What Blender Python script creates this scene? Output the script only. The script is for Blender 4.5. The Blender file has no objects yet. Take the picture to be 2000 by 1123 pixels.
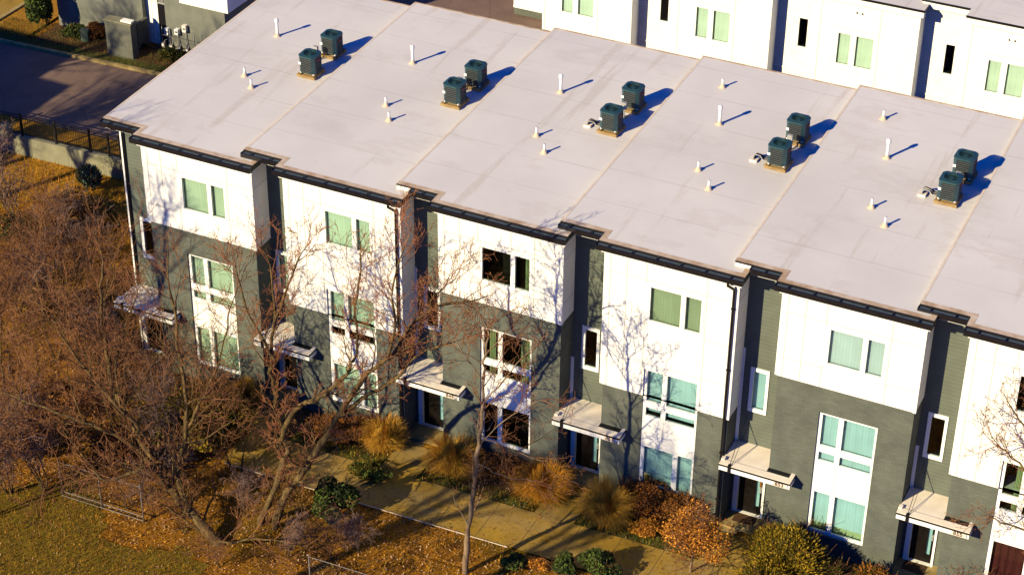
import bpy, math, random
import numpy as np
from mathutils import Vector, Matrix

sc = bpy.context.scene
COL = sc.collection
R = math.radians
rng = np.random.default_rng(7)
random.seed(7)

# ------------------------------------------------------------------ camera
CAM = np.array([39.8338, -52.3067, 45.4879])
FPX = 3959.94
def cam_matrix():
    rx, ro, rz = R(57.17077), R(0.644371), R(25.528492)
    return np.array(Matrix.Rotation(rz, 3, 'Z') @ Matrix.Rotation(rx, 3, 'X') @ Matrix.Rotation(ro, 3, 'Z'))
M3 = cam_matrix()
cd = bpy.data.cameras.new('camera')
cd.sensor_width = 36; cd.lens = FPX * 36 / 2000; cd.clip_end = 1000; cd.clip_start = 1
co = bpy.data.objects.new('camera', cd); COL.objects.link(co)
mw = Matrix([list(M3[i]) + [CAM[i]] for i in range(3)] + [[0, 0, 0, 1]])
co.matrix_world = mw
sc.camera = co

# where things stand: the crossing of a sight line with the ground, a roof or an upright plane
def ray(u, v): return M3 @ np.array([(u - 1000) / FPX, (561.5 - v) / FPX, -1.0])
def at_y(u, v, y):
    d = ray(u, v); return CAM + d * (y - CAM[1]) / d[1]
def at_ground(u, v, off=0.0):
    d = ray(u, v); t = (0.03 * CAM[0] + off - CAM[2]) / (d[2] - 0.03 * d[0]); return CAM + d * t
ZE, SL, DEP = 10.401, 0.0299, 13.14
def at_roof(u, v, h):
    d = ray(u, v); t = (ZE + h + SL * CAM[1] - CAM[2]) / (d[2] - SL * d[1]); return CAM + d * t

XS = [0.0, 5.99, 12.153, 18.327, 24.46, 30.499, 36.6]
HS = [0.0, 0.209, 0.422, 0.599, 0.787, 0.923, 1.1]
BW, RD = 4.56, 0.96
def smooth(a, b, x):
    t = min(1, max(0, (x - a) / (b - a))); return t * t * (3 - 2 * t)
def ground_z(x, y):
    z = 0.03 * x
    if y > 20: z -= 1.0 * smooth(0, 5, x) * smooth(20, 26, y)
    if y < 13.3: z -= 0.85 * smooth(-3, -9, x) * smooth(-14, 6, y)
    return z

# ------------------------------------------------------------------ scene tree helpers
def tag(o, label=None, cat=None, group=None, kind=None):
    if label: o['label'] = label
    if cat: o['category'] = cat
    if group: o['group'] = group
    if kind: o['kind'] = kind
    return o
def empty(name, loc=(0, 0, 0), rz=0.0, label=None, cat=None, group=None):
    o = bpy.data.objects.new(name, None); COL.objects.link(o)
    o.location = loc; o.rotation_euler = (0, 0, rz); o.empty_display_size = 0.2
    return tag(o, label, cat, group)
def kids(o): return [c for c in bpy.data.objects if c.parent == o]
def copy_tree(o, parent=None):
    c = o.copy(); COL.objects.link(c); c.parent = parent
    for k in kids(o): copy_tree(k, c)
    return c

class MB:
    def __init__(s): s.v = []; s.f = []; s.m = []; s.smooth = False
    def face(s, pts, m=0):
        b = len(s.v); s.v += [tuple(map(float, p)) for p in pts]; s.f.append(tuple(range(b, b + len(pts)))); s.m.append(m); return s
    def box(s, x0, x1, y0, y1, z0, z1, m=0):
        b = len(s.v)
        s.v += [(x0, y0, z0), (x1, y0, z0), (x1, y1, z0), (x0, y1, z0), (x0, y0, z1), (x1, y0, z1), (x1, y1, z1), (x0, y1, z1)]
        for q in ((0, 3, 2, 1), (4, 5, 6, 7), (0, 1, 5, 4), (1, 2, 6, 5), (2, 3, 7, 6), (3, 0, 4, 7)):
            s.f.append(tuple(b + i for i in q)); s.m.append(m)
        return s
    def prism(s, poly, z0, z1, m=0, mt=None):
        n = len(poly); b = len(s.v)
        f0 = z0 if callable(z0) else (lambda x, y: z0); f1 = z1 if callable(z1) else (lambda x, y: z1)
        s.v += [(x, y, f0(x, y)) for x, y in poly] + [(x, y, f1(x, y)) for x, y in poly]
        s.f.append(tuple(b + i for i in reversed(range(n)))); s.m.append(m)
        s.f.append(tuple(b + n + i for i in range(n))); s.m.append(m if mt is None else mt)
        for i in range(n):
            j = (i + 1) % n; s.f.append((b + i, b + j, b + n + j, b + n + i)); s.m.append(m)
        return s
    def tube(s, pts, rad, n=6, m=0, cap=True):
        pts = np.asarray(pts, float); k = len(pts)
        rad = np.full(k, rad) if np.isscalar(rad) else np.asarray(rad, float)
        t = np.gradient(pts, axis=0); t /= np.linalg.norm(t, axis=1)[:, None] + 1e-12
        ref = np.array([0.31, 0.27, 0.91]) if abs(t[0][2]) < .85 else np.array([0.9, 0.3, 0.1])
        a = np.cross(t, ref); a /= np.linalg.norm(a, axis=1)[:, None] + 1e-12
        c = np.cross(t, a)
        ang = np.arange(n) * 2 * math.pi / n
        V = pts[:, None, :] + rad[:, None, None] * (a[:, None, :] * np.cos(ang)[None, :, None] + c[:, None, :] * np.sin(ang)[None, :, None])
        b = len(s.v); s.v += [tuple(p) for p in V.reshape(-1, 3).tolist()]
        for i in range(k - 1):
            for j in range(n):
                q = (j + 1) % n
                s.f.append((b + i * n + j, b + i * n + q, b + (i + 1) * n + q, b + (i + 1) * n + j)); s.m.append(m)
        if cap and n > 3:
            s.f.append(tuple(b + j for j in reversed(range(n)))); s.m.append(m)
            s.f.append(tuple(b + (k - 1) * n + j for j in range(n))); s.m.append(m)
        return s
    def ring_wall(s, x0, x1, z0, z1, y, holes, m=0, depth=0.0, mr=None, back=None):
        """upright sheet facing -y with rectangular openings; reveals run back by depth"""
        xs = sorted({x0, x1, *[h[0] for h in holes], *[h[1] for h in holes]})
        zs = sorted({z0, z1, *[h[2] for h in holes], *[h[3] for h in holes]})
        for i in range(len(xs) - 1):
            for j in range(len(zs) - 1):
                cx, cz = (xs[i] + xs[i + 1]) / 2, (zs[j] + zs[j + 1]) / 2
                if any(h[0] < cx < h[1] and h[2] < cz < h[3] for h in holes): continue
                s.face([(xs[i], y, zs[j]), (xs[i + 1], y, zs[j]), (xs[i + 1], y, zs[j + 1]), (xs[i], y, zs[j + 1])], m)
        if depth > 0:
            mr = m if mr is None else mr
            for a, b, c, d in holes:
                e = y + depth
                s.face([(a, y, c), (a, y, d), (a, e, d), (a, e, c)], mr); s.face([(b, y, c), (b, e, c), (b, e, d), (b, y, d)], mr)
                s.face([(a, y, c), (a, e, c), (b, e, c), (b, y, c)], mr); s.face([(a, y, d), (b, y, d), (b, e, d), (a, e, d)], mr)
                if back is not None: s.face([(a, e, c), (b, e, c), (b, e, d), (a, e, d)], back)
        return s
    def lathe(s, prof, n=16, c=(0, 0), m=0):
        b = len(s.v); k = len(prof)
        for r, z in prof:
            for j in range(n):
                a = 2 * math.pi * j / n; s.v.append((c[0] + r * math.cos(a), c[1] + r * math.sin(a), z))
        for i in range(k - 1):
            for j in range(n):
                q = (j + 1) % n; s.f.append((b + i * n + j, b + i * n + q, b + (i + 1) * n + q, b + (i + 1) * n + j)); s.m.append(m)
        s.f.append(tuple(b + (k - 1) * n + j for j in range(n))); s.m.append(m)
        return s
    def build(s, name, mats, parent=None, loc=None):
        me = bpy.data.meshes.new(name)
        me.from_pydata(s.v, [], s.f)
        for mt in (mats if isinstance(mats, (list, tuple)) else [mats]): me.materials.append(mt)
        me.polygons.foreach_set('material_index', np.array(s.m, dtype=np.int32))
        if s.smooth: me.polygons.foreach_set('use_smooth', np.ones(len(s.f), dtype=bool))
        me.update()
        o = bpy.data.objects.new(name, me); COL.objects.link(o)
        if parent: o.parent = parent
        if loc is not None: o.location = loc
        return o

# ------------------------------------------------------------------ materials
def mat(name, rough=0.7, spec=0.3):
    m = bpy.data.materials.new(name); m.use_nodes = True
    b = m.node_tree.nodes['Principled BSDF']; b.inputs['Roughness'].default_value = rough
    b.inputs['Specular IOR Level'].default_value = spec
    return m, m.node_tree, b
def c4(c): return (c[0], c[1], c[2], 1)
def N(t, typ, **kw):
    n = t.nodes.new(typ)
    for k, v in kw.items():
        if k in ('operation', 'blend_type', 'data_type', 'interpolation_type', 'noise_dimensions', 'offset', 'squash', 'feature'): setattr(n, k, v)
        else: n.inputs[k].default_value = v
    return n
def coords(t, world, scale=(1, 1, 1)):
    src = t.nodes.new('ShaderNodeNewGeometry').outputs['Position'] if world else t.nodes.new('ShaderNodeTexCoord').outputs['Object']
    mp = t.nodes.new('ShaderNodeMapping'); mp.inputs['Scale'].default_value = scale
    t.links.new(src, mp.inputs['Vector']); return mp.outputs['Vector']
def noise(t, vec, scale, detail=4, rough=.55):
    n = N(t, 'ShaderNodeTexNoise', Scale=scale, Detail=detail, Roughness=rough); t.links.new(vec, n.inputs['Vector']); return n.outputs['Fac']
def ramp(t, fac, stops):
    r = t.nodes.new('ShaderNodeValToRGB'); e = r.color_ramp.elements
    while len(e) < len(stops): e.new(0.5)
    for k, (p, c) in zip(e, stops): k.position = p; k.color = c4(c) if len(c) == 3 else c
    t.links.new(fac, r.inputs['Fac']); return r.outputs['Color']
def mix(t, a, b, fac, mode='MIX'):
    n = t.nodes.new('ShaderNodeMix'); n.data_type = 'RGBA'; n.blend_type = mode
    for sock, val in ((n.inputs[6], a), (n.inputs[7], b), (n.inputs[0], fac)):
        if hasattr(val, 'links') or isinstance(val, bpy.types.NodeSocket): t.links.new(val, sock)
        else: sock.default_value = c4(val) if isinstance(val, (tuple, list)) else val
    return n.outputs[2]
def math_n(t, op, a, b=0.0, c=None):
    n = t.nodes.new('ShaderNodeMath'); n.operation = op
    for i, v in enumerate((a, b) if c is None else (a, b, c)):
        if isinstance(v, bpy.types.NodeSocket): t.links.new(v, n.inputs[i])
        else: n.inputs[i].default_value = v
    return n.outputs[0]
def bump(t, b, fac, strength=.3, dist=.02):
    n = N(t, 'ShaderNodeBump', Strength=strength, Distance=dist); t.links.new(fac, n.inputs['Height']); t.links.new(n.outputs['Normal'], b.inputs['Normal'])

def mottled(name, c1, c2, scale=6, rough=.75, bmp=.15, world=False, stretch=(1, 1, 1), spec=.25, detail=5, c3=None):
    m, t, b = mat(name, rough, spec)
    v = coords(t, world, stretch); f = noise(t, v, scale, detail, .6)
    stops = [(.32, c1), (.68, c2)] if c3 is None else [(.3, c1), (.5, c2), (.7, c3)]
    col = ramp(t, f, stops); t.links.new(col, b.inputs['Base Color'])
    if bmp: bump(t, b, f, bmp)
    return m

WHITE = mottled('white_cladding', (.76, .76, .74), (.83, .83, .82), 1.2, .55, .02)
TRIM = mottled('white_trim', (.78, .78, .77), (.84, .84, .83), 3, .45, .02)
JOINT = mottled('panel_joint', (.42, .40, .38), (.48, .46, .44), 8, .8, 0)
BLACK = mottled('black_gutter_metal', (.004, .004, .006), (.010, .009, .013), 9, .35, .03, spec=.5)
GUTIN = mottled('gutter_inside', (.035, .060, .095), (.07, .105, .15), 5, .6, .05, stretch=(1, 6, 6), spec=.5)  # bluish reflection inside the black gutter, painted into its colour
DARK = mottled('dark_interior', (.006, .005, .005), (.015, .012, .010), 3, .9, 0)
CREAM2 = mottled('pale_lap_strip', (.62, .52, .40), (.74, .64, .52), 2.2, .6, .05, world=True, detail=6)
CREAM = mottled('edge_flashing', (.36, .24, .14), (.60, .50, .40), 2.2, .6, .05, world=True, detail=6)
CANOPY = mottled('canopy_membrane', (.72, .63, .54), (.84, .77, .68), 2.0, .6, .05)
CONC = mottled('concrete', (.24, .17, .06), (.40, .30, .13), 2.5, .85, .12, world=True, detail=7)
DOOR = mottled('dark_door', (.004, .003, .003), (.010, .007, .006), 4, .55, .02, spec=.12)
FSTEEL = mottled('dull_fence_steel', (.10, .09, .09), (.20, .18, .18), 12, .6, .05, spec=.3)
STEEL = mottled('galvanised_steel', (.22, .22, .23), (.38, .38, .38), 12, .4, .05, spec=.6)
IRON = mottled('black_iron', (.010, .009, .010), (.02, .018, .02), 12, .5, .05)
WOOD = mottled('weathered_timber', (.20, .125, .05), (.38, .26, .115), 5, .8, .2, stretch=(1, 6, 6))
PVC = mottled('white_pipe', (.72, .70, .68), (.82, .80, .78), 8, .45, .02)
BOOT = mottled('pipe_boot', (.48, .36, .25), (.66, .55, .44), 9, .6, .05)
TEAL = mottled('painted_condenser_steel', (.013, .044, .056), (.025, .068, .082), 6, .42, .04, spec=.5)
LOUV = mottled('louvre_steel', (.030, .038, .044), (.05, .06, .066), 6, .45, .04, spec=.5)
COIL = mottled('condenser_coil', (.002, .003, .003), (.006, .007, .008), 60, .6, .1)
COPPER = mottled('insulated_pipe', (.02, .015, .013), (.05, .035, .03), 9, .6, .05)
RED = mottled('red_badge', (.30, .02, .03), (.38, .03, .04), 20, .5, 0)
LEAD = mottled('number_paint', (.05, .025, .02), (.08, .04, .03), 30, .6, 0)
PLATE = mottled('number_plate_tan', (.60, .52, .45), (.70, .62, .55), 30, .6, 0)
MATB = mottled('coir_mat', (.05, .025, .015), (.10, .05, .025), 40, .95, .3)
RETW = mottled('cast_concrete_wall', (.17, .165, .11), (.23, .22, .155), 1.2, .85, .04, world=True, detail=6)
GREYW = mottled('grey_masonry', (.12, .13, .115), (.17, .175, .155), 1.2, .85, .1, detail=8)
ASPH = None

def roof_mat():
    m, t, b = mat('roof_membrane', .6, .25)
    v = coords(t, True)
    big = noise(t, v, .22, 5, .6)
    base = ramp(t, big, [(.3, (.575, .555, .545)), (.7, (.67, .645, .628))])
    # dirty runs that follow the fall of the roof
    run = noise(t, coords(t, True, (1.5, .11, 1)), .85, 7, .66)
    rm = ramp(t, run, [(.58, (0, 0, 0)), (.64, (1, 1, 1))])
    fine = noise(t, v, 9, 5, .7)
    rm2 = mix(t, rm, fine, 1.0, 'MULTIPLY')
    base = mix(t, base, (.42, .35, .28), math_n(t, 'MULTIPLY', rm2, .6))
    # ponding marks
    pond = noise(t, coords(t, True, (.5, 1.0, 1)), .55, 6, .65)
    pm = ramp(t, pond, [(.56, (0, 0, 0)), (.60, (1, 1, 1)), (.62, (1, 1, 1)), (.68, (0, 0, 0))])
    base = mix(t, base, (.46, .40, .36), math_n(t, 'MULTIPLY', pm, .20))
    # lap seams between the sheets
    sx = t.nodes.new('ShaderNodeSeparateXYZ'); t.links.new(v, sx.inputs[0])
    wob = math_n(t, 'ADD', sx.outputs['Y'], math_n(t, 'MULTIPLY', big, .08))
    fr = math_n(t, 'FRACT', math_n(t, 'MULTIPLY', wob, 1 / 2.05))
    brk = noise(t, coords(t, True, (.35, 2, 1)), 1.0, 5, .7)
    seam = math_n(t, 'MULTIPLY', math_n(t, 'LESS_THAN', fr, .022), ramp(t, brk, [(.36, (.12, .12, .12)), (.62, (.9, .9, .9))]))
    fr2 = math_n(t, 'FRACT', math_n(t, 'ADD', math_n(t, 'MULTIPLY', wob, 1 / 2.05), .13)); seam2 = math_n(t, 'MULTIPLY', math_n(t, 'LESS_THAN', fr2, .014), ramp(t, brk, [(.45, (0, 0, 0)), (.7, (.6, .6, .6))])); seam = math_n(t, 'MAXIMUM', seam, seam2)
    base = mix(t, base, (.36, .31, .28), math_n(t, 'MULTIPLY', seam, .48))
    speck = noise(t, v, 26, 2, .5)
    sp = ramp(t, speck, [(.70, (0, 0, 0)), (.76, (1, 1, 1))])
    base = mix(t, base, (.38, .33, .3), math_n(t, 'MULTIPLY', sp, .25))
    t.links.new(base, b.inputs['Base Color']); bump(t, b, fine, .06, .01)
    return m
ROOF = roof_mat()

def brick_mat(name, c1, c2, mo, bw=.22, bh=.075):
    m, t, b = mat(name, .85, .2)
    s = t.nodes.new('ShaderNodeSeparateXYZ'); t.links.new(coords(t, False), s.inputs[0])
    u = math_n(t, 'ADD', s.outputs['X'], s.outputs['Y'])
    cb = t.nodes.new('ShaderNodeCombineXYZ'); t.links.new(u, cb.inputs[0]); t.links.new(s.outputs['Z'], cb.inputs[1])
    br = N(t, 'ShaderNodeTexBrick', Scale=1.0)
    br.inputs['Color1'].default_value = c4(c1); br.inputs['Color2'].default_value = c4(c2); br.inputs['Mortar'].default_value = c4(mo)
    br.inputs['Brick Width'].default_value = bw; br.inputs['Row Height'].default_value = bh; br.inputs['Mortar Size'].default_value = .006
    t.links.new(cb.outputs[0], br.inputs['Vector'])
    f = noise(t, coords(t, False), 1.4, 6, .6)
    col = mix(t, br.outputs['Color'], ramp(t, f, [(.3, (.78, .78, .78)), (.7, (1.15, 1.13, 1.1))]), 1.0, 'MULTIPLY')
    t.links.new(col, b.inputs['Base Color']); bump(t, b, br.outputs['Fac'], -.25, .01)
    return m
BRICK = brick_mat('painted_dark_brick', (.114, .126, .110), (.096, .108, .095), (.076, .086, .076))
BLOCK = brick_mat('grey_block', (.12, .125, .108), (.105, .11, .095), (.085, .09, .078), .4, .2)

def siding_mat(name, c1, c2, pitch=.15):
    m, t, b = mat(name, .7, .25)
    s = t.nodes.new('ShaderNodeSeparateXYZ'); t.links.new(coords(t, False), s.inputs[0])
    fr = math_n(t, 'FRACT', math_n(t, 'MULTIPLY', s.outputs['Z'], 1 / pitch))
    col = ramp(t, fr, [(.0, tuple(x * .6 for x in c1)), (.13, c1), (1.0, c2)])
    f = noise(t, coords(t, False), 2.0, 5)
    col = mix(t, col, ramp(t, f, [(.3, (.9, .9, .9)), (.7, (1.08, 1.08, 1.08))]), 1.0, 'MULTIPLY')
    t.links.new(col, b.inputs['Base Color']); bump(t, b, fr, -.5, .02)
    return m
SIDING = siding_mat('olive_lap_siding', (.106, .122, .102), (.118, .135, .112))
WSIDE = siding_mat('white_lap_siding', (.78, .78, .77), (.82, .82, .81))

def glass_mat(name, tint, gl=(.9, .95, 1)):
    m = bpy.data.materials.new(name); m.use_nodes = True; t = m.node_tree; t.nodes.clear()
    o = t.nodes.new('ShaderNodeOutputMaterial'); tr = t.nodes.new('ShaderNodeBsdfTransparent'); g = t.nodes.new('ShaderNodeBsdfGlossy')
    w = noise(t, coords(t, False), 1.3, 2)
    tr_c = ramp(t, w, [(.3, tuple(x * .93 for x in tint)), (.7, tint)]); t.links.new(tr_c, tr.inputs['Color'])
    g.inputs['Color'].default_value = c4(gl); g.inputs['Roughness'].default_value = .02
    fr = N(t, 'ShaderNodeFresnel', IOR=1.5); mx = t.nodes.new('ShaderNodeMixShader')
    t.links.new(fr.outputs[0], mx.inputs[0]); t.links.new(tr.outputs[0], mx.inputs[1]); t.links.new(g.outputs[0], mx.inputs[2])
    t.links.new(mx.outputs[0], o.inputs['Surface'])
    return m
GLASS_G = glass_mat('green_window_glass', (.58, .72, .66))
GLASS_T = glass_mat('teal_window_glass', (.51, .70, .75))
GLASS_Y = glass_mat('olive_window_glass', (.57, .69, .62))
GLASS_O = glass_mat('tree_shaded_olive_glass', (.45, .54, .45))  # olive tint darkened so the colour carries the tree shade
GLASS_P = glass_mat('mint_window_glass', (.59, .71, .75))
GLASS_F = glass_mat('pale_window_glass', (.66, .79, .76))
def blind_mat():
    m, t, b = mat('hanging_slat_blind', .8, .1)
    s_ = t.nodes.new('ShaderNodeSeparateXYZ'); t.links.new(coords(t, False), s_.inputs[0])
    fr = math_n(t, 'FRACT', math_n(t, 'MULTIPLY', s_.outputs['X'], 1 / .105))
    col = ramp(t, fr, [(0, (.72, .74, .70)), (.12, (.80, .82, .78)), (.8, (.85, .87, .83)), (1, (.78, .80, .76))])
    f = noise(t, coords(t, False, (6, 1, .25)), 1.5, 4); col = mix(t, col, ramp(t, f, [(.3, (.90, .90, .90)), (.7, (1.02, 1.02, 1.02))]), 1.0, 'MULTIPLY')
    t.links.new(col, b.inputs['Base Color']); return m
BLIND = blind_mat()
CURT = mottled('pale_lime_curtain', (.46, .52, .30), (.62, .66, .46), 7, .9, .1, stretch=(6, 1, .4))
CURY = mottled('pale_ochre_valance', (.66, .56, .22), (.82, .74, .42), 9, .9, .1, stretch=(8, 1, 1))
CURR = mottled('maroon_curtain', (.10, .012, .02), (.16, .03, .04), 7, .9, .1, stretch=(8, 1, .4))

def ground_mat():
    m, t, b = mat('leaf_littered_ground', .95, .1)
    v = coords(t, True)
    big = noise(t, v, .16, 4, .55); mid = noise(t, v, 1.3, 6, .65); fine = noise(t, v, 14, 5, .75)
    litter = ramp(t, fine, [(.30, (.036, .013, .002)), (.43, (.17, .066, .005)), (.56, (.34, .15, .012)), (.70, (.54, .31, .075))])
    soil = ramp(t, fine, [(.3, (.03, .013, .003)), (.7, (.11, .045, .006))])
    turf = ramp(t, fine, [(.28, (.04, .028, .002)), (.5, (.14, .082, .005)), (.75, (.25, .15, .012))])
    a = mix(t, soil, litter, ramp(t, mid, [(.36, (0, 0, 0)), (.50, (1, 1, 1))]))
    col = mix(t, a, turf, ramp(t, big, [(.52, (0, 0, 0)), (.64, (1, 1, 1))]))
    t.links.new(col, b.inputs['Base Color']); bump(t, b, fine, .7, .05)
    return m
GROUND = ground_mat()
TURF = mottled('dry_olive_turf', (.05, .036, .002), (.155, .103, .005), 11, .95, .6, world=True, detail=8, c3=(.27, .175, .014))
MULCH = mottled('brown_mulch', (.035, .018, .010), (.10, .05, .02), 16, .95, .6, world=True, detail=7, c3=(.19, .10, .04))
GRASSY = mottled('short_green_turf', (.03, .035, .008), (.075, .08, .015), 13, .95, .5, world=True, detail=7, c3=(.15, .13, .03))
GOLDG = mottled('straw_turf', (.17, .078, .004), (.28, .13, .006), 9, .95, .5, world=True, detail=7, c3=(.42, .23, .02))

def asphalt_mat():
    m, t, b = mat('asphalt', .85, .25)
    v = coords(t, True); f = noise(t, v, .5, 6, .65); g = noise(t, v, 40, 2)
    col = ramp(t, f, [(.3, (.14, .092, .072)), (.7, (.20, .135, .108))])
    col = mix(t, col, ramp(t, g, [(.3, (.75, .75, .75)), (.7, (1.2, 1.2, 1.2))]), 1.0, 'MULTIPLY')
    cr = N(t, 'ShaderNodeTexVoronoi', Scale=.28, feature='DISTANCE_TO_EDGE'); t.links.new(coords(t, True), cr.inputs['Vector'])
    ck = ramp(t, cr.outputs['Distance'], [(.0, (.55, .55, .55)), (.012, (1, 1, 1))])
    col = mix(t, col, ck, .6, 'MULTIPLY')
    t.links.new(col, b.inputs['Base Color']); bump(t, b, g, .15, .01)
    return m
ASPH = asphalt_mat()

def walk_mat():
    m, t, b = mat('stained_concrete_walk', .9, .15)
    v = coords(t, True); f = noise(t, v, .7, 7, .65); g = noise(t, v, 18, 4)
    col = ramp(t, f, [(.3, (.225, .135, .014)), (.7, (.37, .225, .034))])
    st = noise(t, coords(t, True, (.6, 1, 1)), .5, 6, .7)
    col = mix(t, col, (.27, .19, .075), ramp(t, st, [(.42, (0, 0, 0)), (.62, (.9, .9, .9))]))
    dk = noise(t, v, 2.2, 6, .75); col = mix(t, col, (.10, .065, .02), ramp(t, dk, [(.56, (0, 0, 0)), (.72, (.65, .65, .65))]))
    col = mix(t, col, ramp(t, g, [(.3, (.8, .8, .8)), (.7, (1.12, 1.12, 1.12))]), 1.0, 'MULTIPLY')
    s = t.nodes.new('ShaderNodeSeparateXYZ'); t.links.new(v, s.inputs[0])
    jx = math_n(t, 'LESS_THAN', math_n(t, 'FRACT', math_n(t, 'MULTIPLY', s.outputs['X'], 1 / 1.55)), .02)
    col = mix(t, col, (.09, .06, .03), math_n(t, 'MULTIPLY', jx, .8))
    t.links.new(col, b.inputs['Base Color']); bump(t, b, g, .1, .01)
    return m
WALK = walk_mat()

BARK = mottled('grey_brown_bark', (.034, .022, .011), (.095, .062, .026), 7, .9, .5, world=True, stretch=(1, 1, .3), detail=7, c3=(.18, .12, .04))
TWIG = mottled('reddish_twig', (.115, .047, .021), (.28, .128, .058), 3, .85, .1, world=True)
TWIGR = mottled('rosy_twig', (.17, .058, .030), (.36, .155, .065), 3, .85, .1, world=True)
TWIGP = mottled('mauve_twig', (.15, .085, .075), (.30, .195, .165), 3, .85, .1, world=True)
PALEB = mottled('pale_bark', (.13, .085, .05), (.27, .19, .12), 5, .85, .3, world=True, stretch=(1, 1, .4), detail=6)
BUDR = mottled('red_bud', (.40, .07, .08), (.55, .15, .12), 6, .8, 0, world=True)
BUDY = mottled('yellow_bud', (.50, .32, .05), (.65, .45, .10), 6, .8, 0, world=True)
def leaf(name, a, b_, c=None): return mottled(name, a, b_, 2.2, .75, 0, world=True, c3=c, detail=4)
LG1 = leaf('dark_green_leaf', (.010, .020, .006), (.028, .045, .010)); LG2 = leaf('mid_green_leaf', (.055, .085, .012), (.10, .135, .022))
LO1 = leaf('olive_leaf', (.045, .045, .005), (.10, .080, .008)); LO2 = leaf('yellow_olive_leaf', (.22, .15, .008), (.38, .235, .015))
LA1 = leaf('russet_leaf', (.21, .070, .010), (.36, .13, .018)); LA2 = leaf('orange_leaf', (.48, .18, .016), (.64, .28, .030))
LB1 = leaf('dark_brown_leaf', (.045, .018, .012), (.095, .040, .020)); LB2 = leaf('brown_leaf', (.13, .055, .014), (.22, .10, .022))
LY1 = leaf('golden_straw', (.40, .165, .012), (.58, .27, .020)); LY2 = leaf('pale_straw', (.56, .29, .035), (.72, .42, .07))
LT1 = leaf('blue_green_leaf', (.012, .026, .022), (.03, .05, .04)); LT2 = leaf('grey_green_leaf', (.05, .075, .06), (.09, .12, .095))

# ------------------------------------------------------------------ light
SUN_DIR = np.array([-0.715, -1.44, 0.75]); SUN_DIR /= np.linalg.norm(SUN_DIR)       # towards the sun
elev = math.asin(SUN_DIR[2])
w = bpy.data.worlds.new('World'); sc.world = w; w.use_nodes = True
nt = w.node_tree; bg = nt.nodes['Background']
sky = nt.nodes.new('ShaderNodeTexSky'); sky.sky_type = 'NISHITA'; sky.sun_disc = False
sky.sun_elevation = elev; sky.sun_rotation = math.atan2(SUN_DIR[0], SUN_DIR[1]); sky.air_density = 1.0; sky.dust_density = 0.3; sky.ozone_density = 3.0
hs = nt.nodes.new('ShaderNodeMix'); hs.data_type = 'RGBA'; hs.blend_type = 'MULTIPLY'; hs.inputs[0].default_value = 1; hs.inputs[7].default_value = (.01, .40, 1.45, 1)
nt.links.new(sky.outputs[0], hs.inputs[6]); nt.links.new(hs.outputs[2], bg.inputs['Color'])
bg.inputs['Strength'].default_value = 0.056
sl = bpy.data.lights.new('sun', 'SUN'); sl.energy = 5.0; sl.angle = R(0.5); sl.color = (1.0, .835, .49)
so = bpy.data.objects.new('sun', sl); COL.objects.link(so)
so.location = (-20, -40, 50); so.rotation_euler = Vector(SUN_DIR).to_track_quat('Z', 'Y').to_euler()
sc.view_settings.view_transform = 'Standard'; sc.view_settings.look = 'None'; sc.view_settings.exposure = 0.75; sc.view_settings.gamma = 1
sc.cycles.max_bounces = 6; sc.cycles.diffuse_bounces = 1; sc.cycles.transparent_max_bounces = 12

# ------------------------------------------------------------------ ground and paved surfaces
def sheet(name, xs, ys, off, m, keep=None, zf=ground_z):
    b = MB(); nx, ny = len(xs), len(ys)
    b.v = [(x, y, zf(x, y) + off) for y in ys for x in xs]
    for j in range(ny - 1):
        for i in range(nx - 1):
            if keep and not keep((xs[i] + xs[i + 1]) / 2, (ys[j] + ys[j + 1]) / 2): continue
            b.f.append((j * nx + i, j * nx + i + 1, (j + 1) * nx + i + 1, (j + 1) * nx + i)); b.m.append(0)
    b.smooth = True
    return tag(b.build(name, m), kind='structure')
gx = [-220, -120, -70] + list(np.arange(-50, 61, 1.5)) + [80, 130, 220]
gy = [-150, -90, -60] + list(np.arange(-40, 12.6, 1.5)) + [13.25, 13.35] + list(np.arange(14.5, 60, 2)) + [80, 130, 220, 400]
sheet('ground', gx, gy, -0.03, GROUND)
rr = lambda a, b, s: list(np.arange(a, b + 1e-6, s))
sheet('driveway', [-80] + rr(-60, 40, 2), [13.55, 15, 17, 19, 21.4], 0.01, ASPH)
sheet('back_alley', rr(-13, 45, 2), [21.4, 24, 27, 30, 34, 40, 60], 0.012, ASPH)
sheet('front_walk', rr(5.2, 33.0, .695), [-4.15, -3.1, -2.1], 0.03, WALK)
for i in range(1, 6):
    x = XS[i]; a, b_ = x - 1.52, x - .02
    sheet('door_walk', [a, (a + b_) / 2, b_], [-2.1, -1.2, -.36], 0.034, WALK)
for i in range(0, 6):
    x0 = XS[i] + .02; x1 = XS[i + 1] - 1.54
    sheet('planting_bed', rr(x0, x1, .6), [-1.6, -.8, .0], -0.018, MULCH)
    sheet('lawn_strip', rr(x0, x1, .6), [-2.08, -1.6], -0.014, GRASSY)
def in_lawn(x, y):
    return y < -8.0 - .35 * max(0, x - 2) + .9 * math.sin(x * 1.1) and y > -16
sheet('dry_lawn', rr(-8, 12, .4), rr(-16, -6.5, .4), -0.012, TURF, in_lawn)
sheet('side_slope', rr(-24, -2.2, .9), rr(6, 13.2, .9), -0.016, GOLDG, lambda x, y: y > 10.6 + .9 * math.sin(x * .9) + .5 * math.sin(2.3 * x))
sheet('fence_verge', rr(-40, -8, 1), [13.45, 14.2, 14.95], 0.018, GOLDG)
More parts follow.
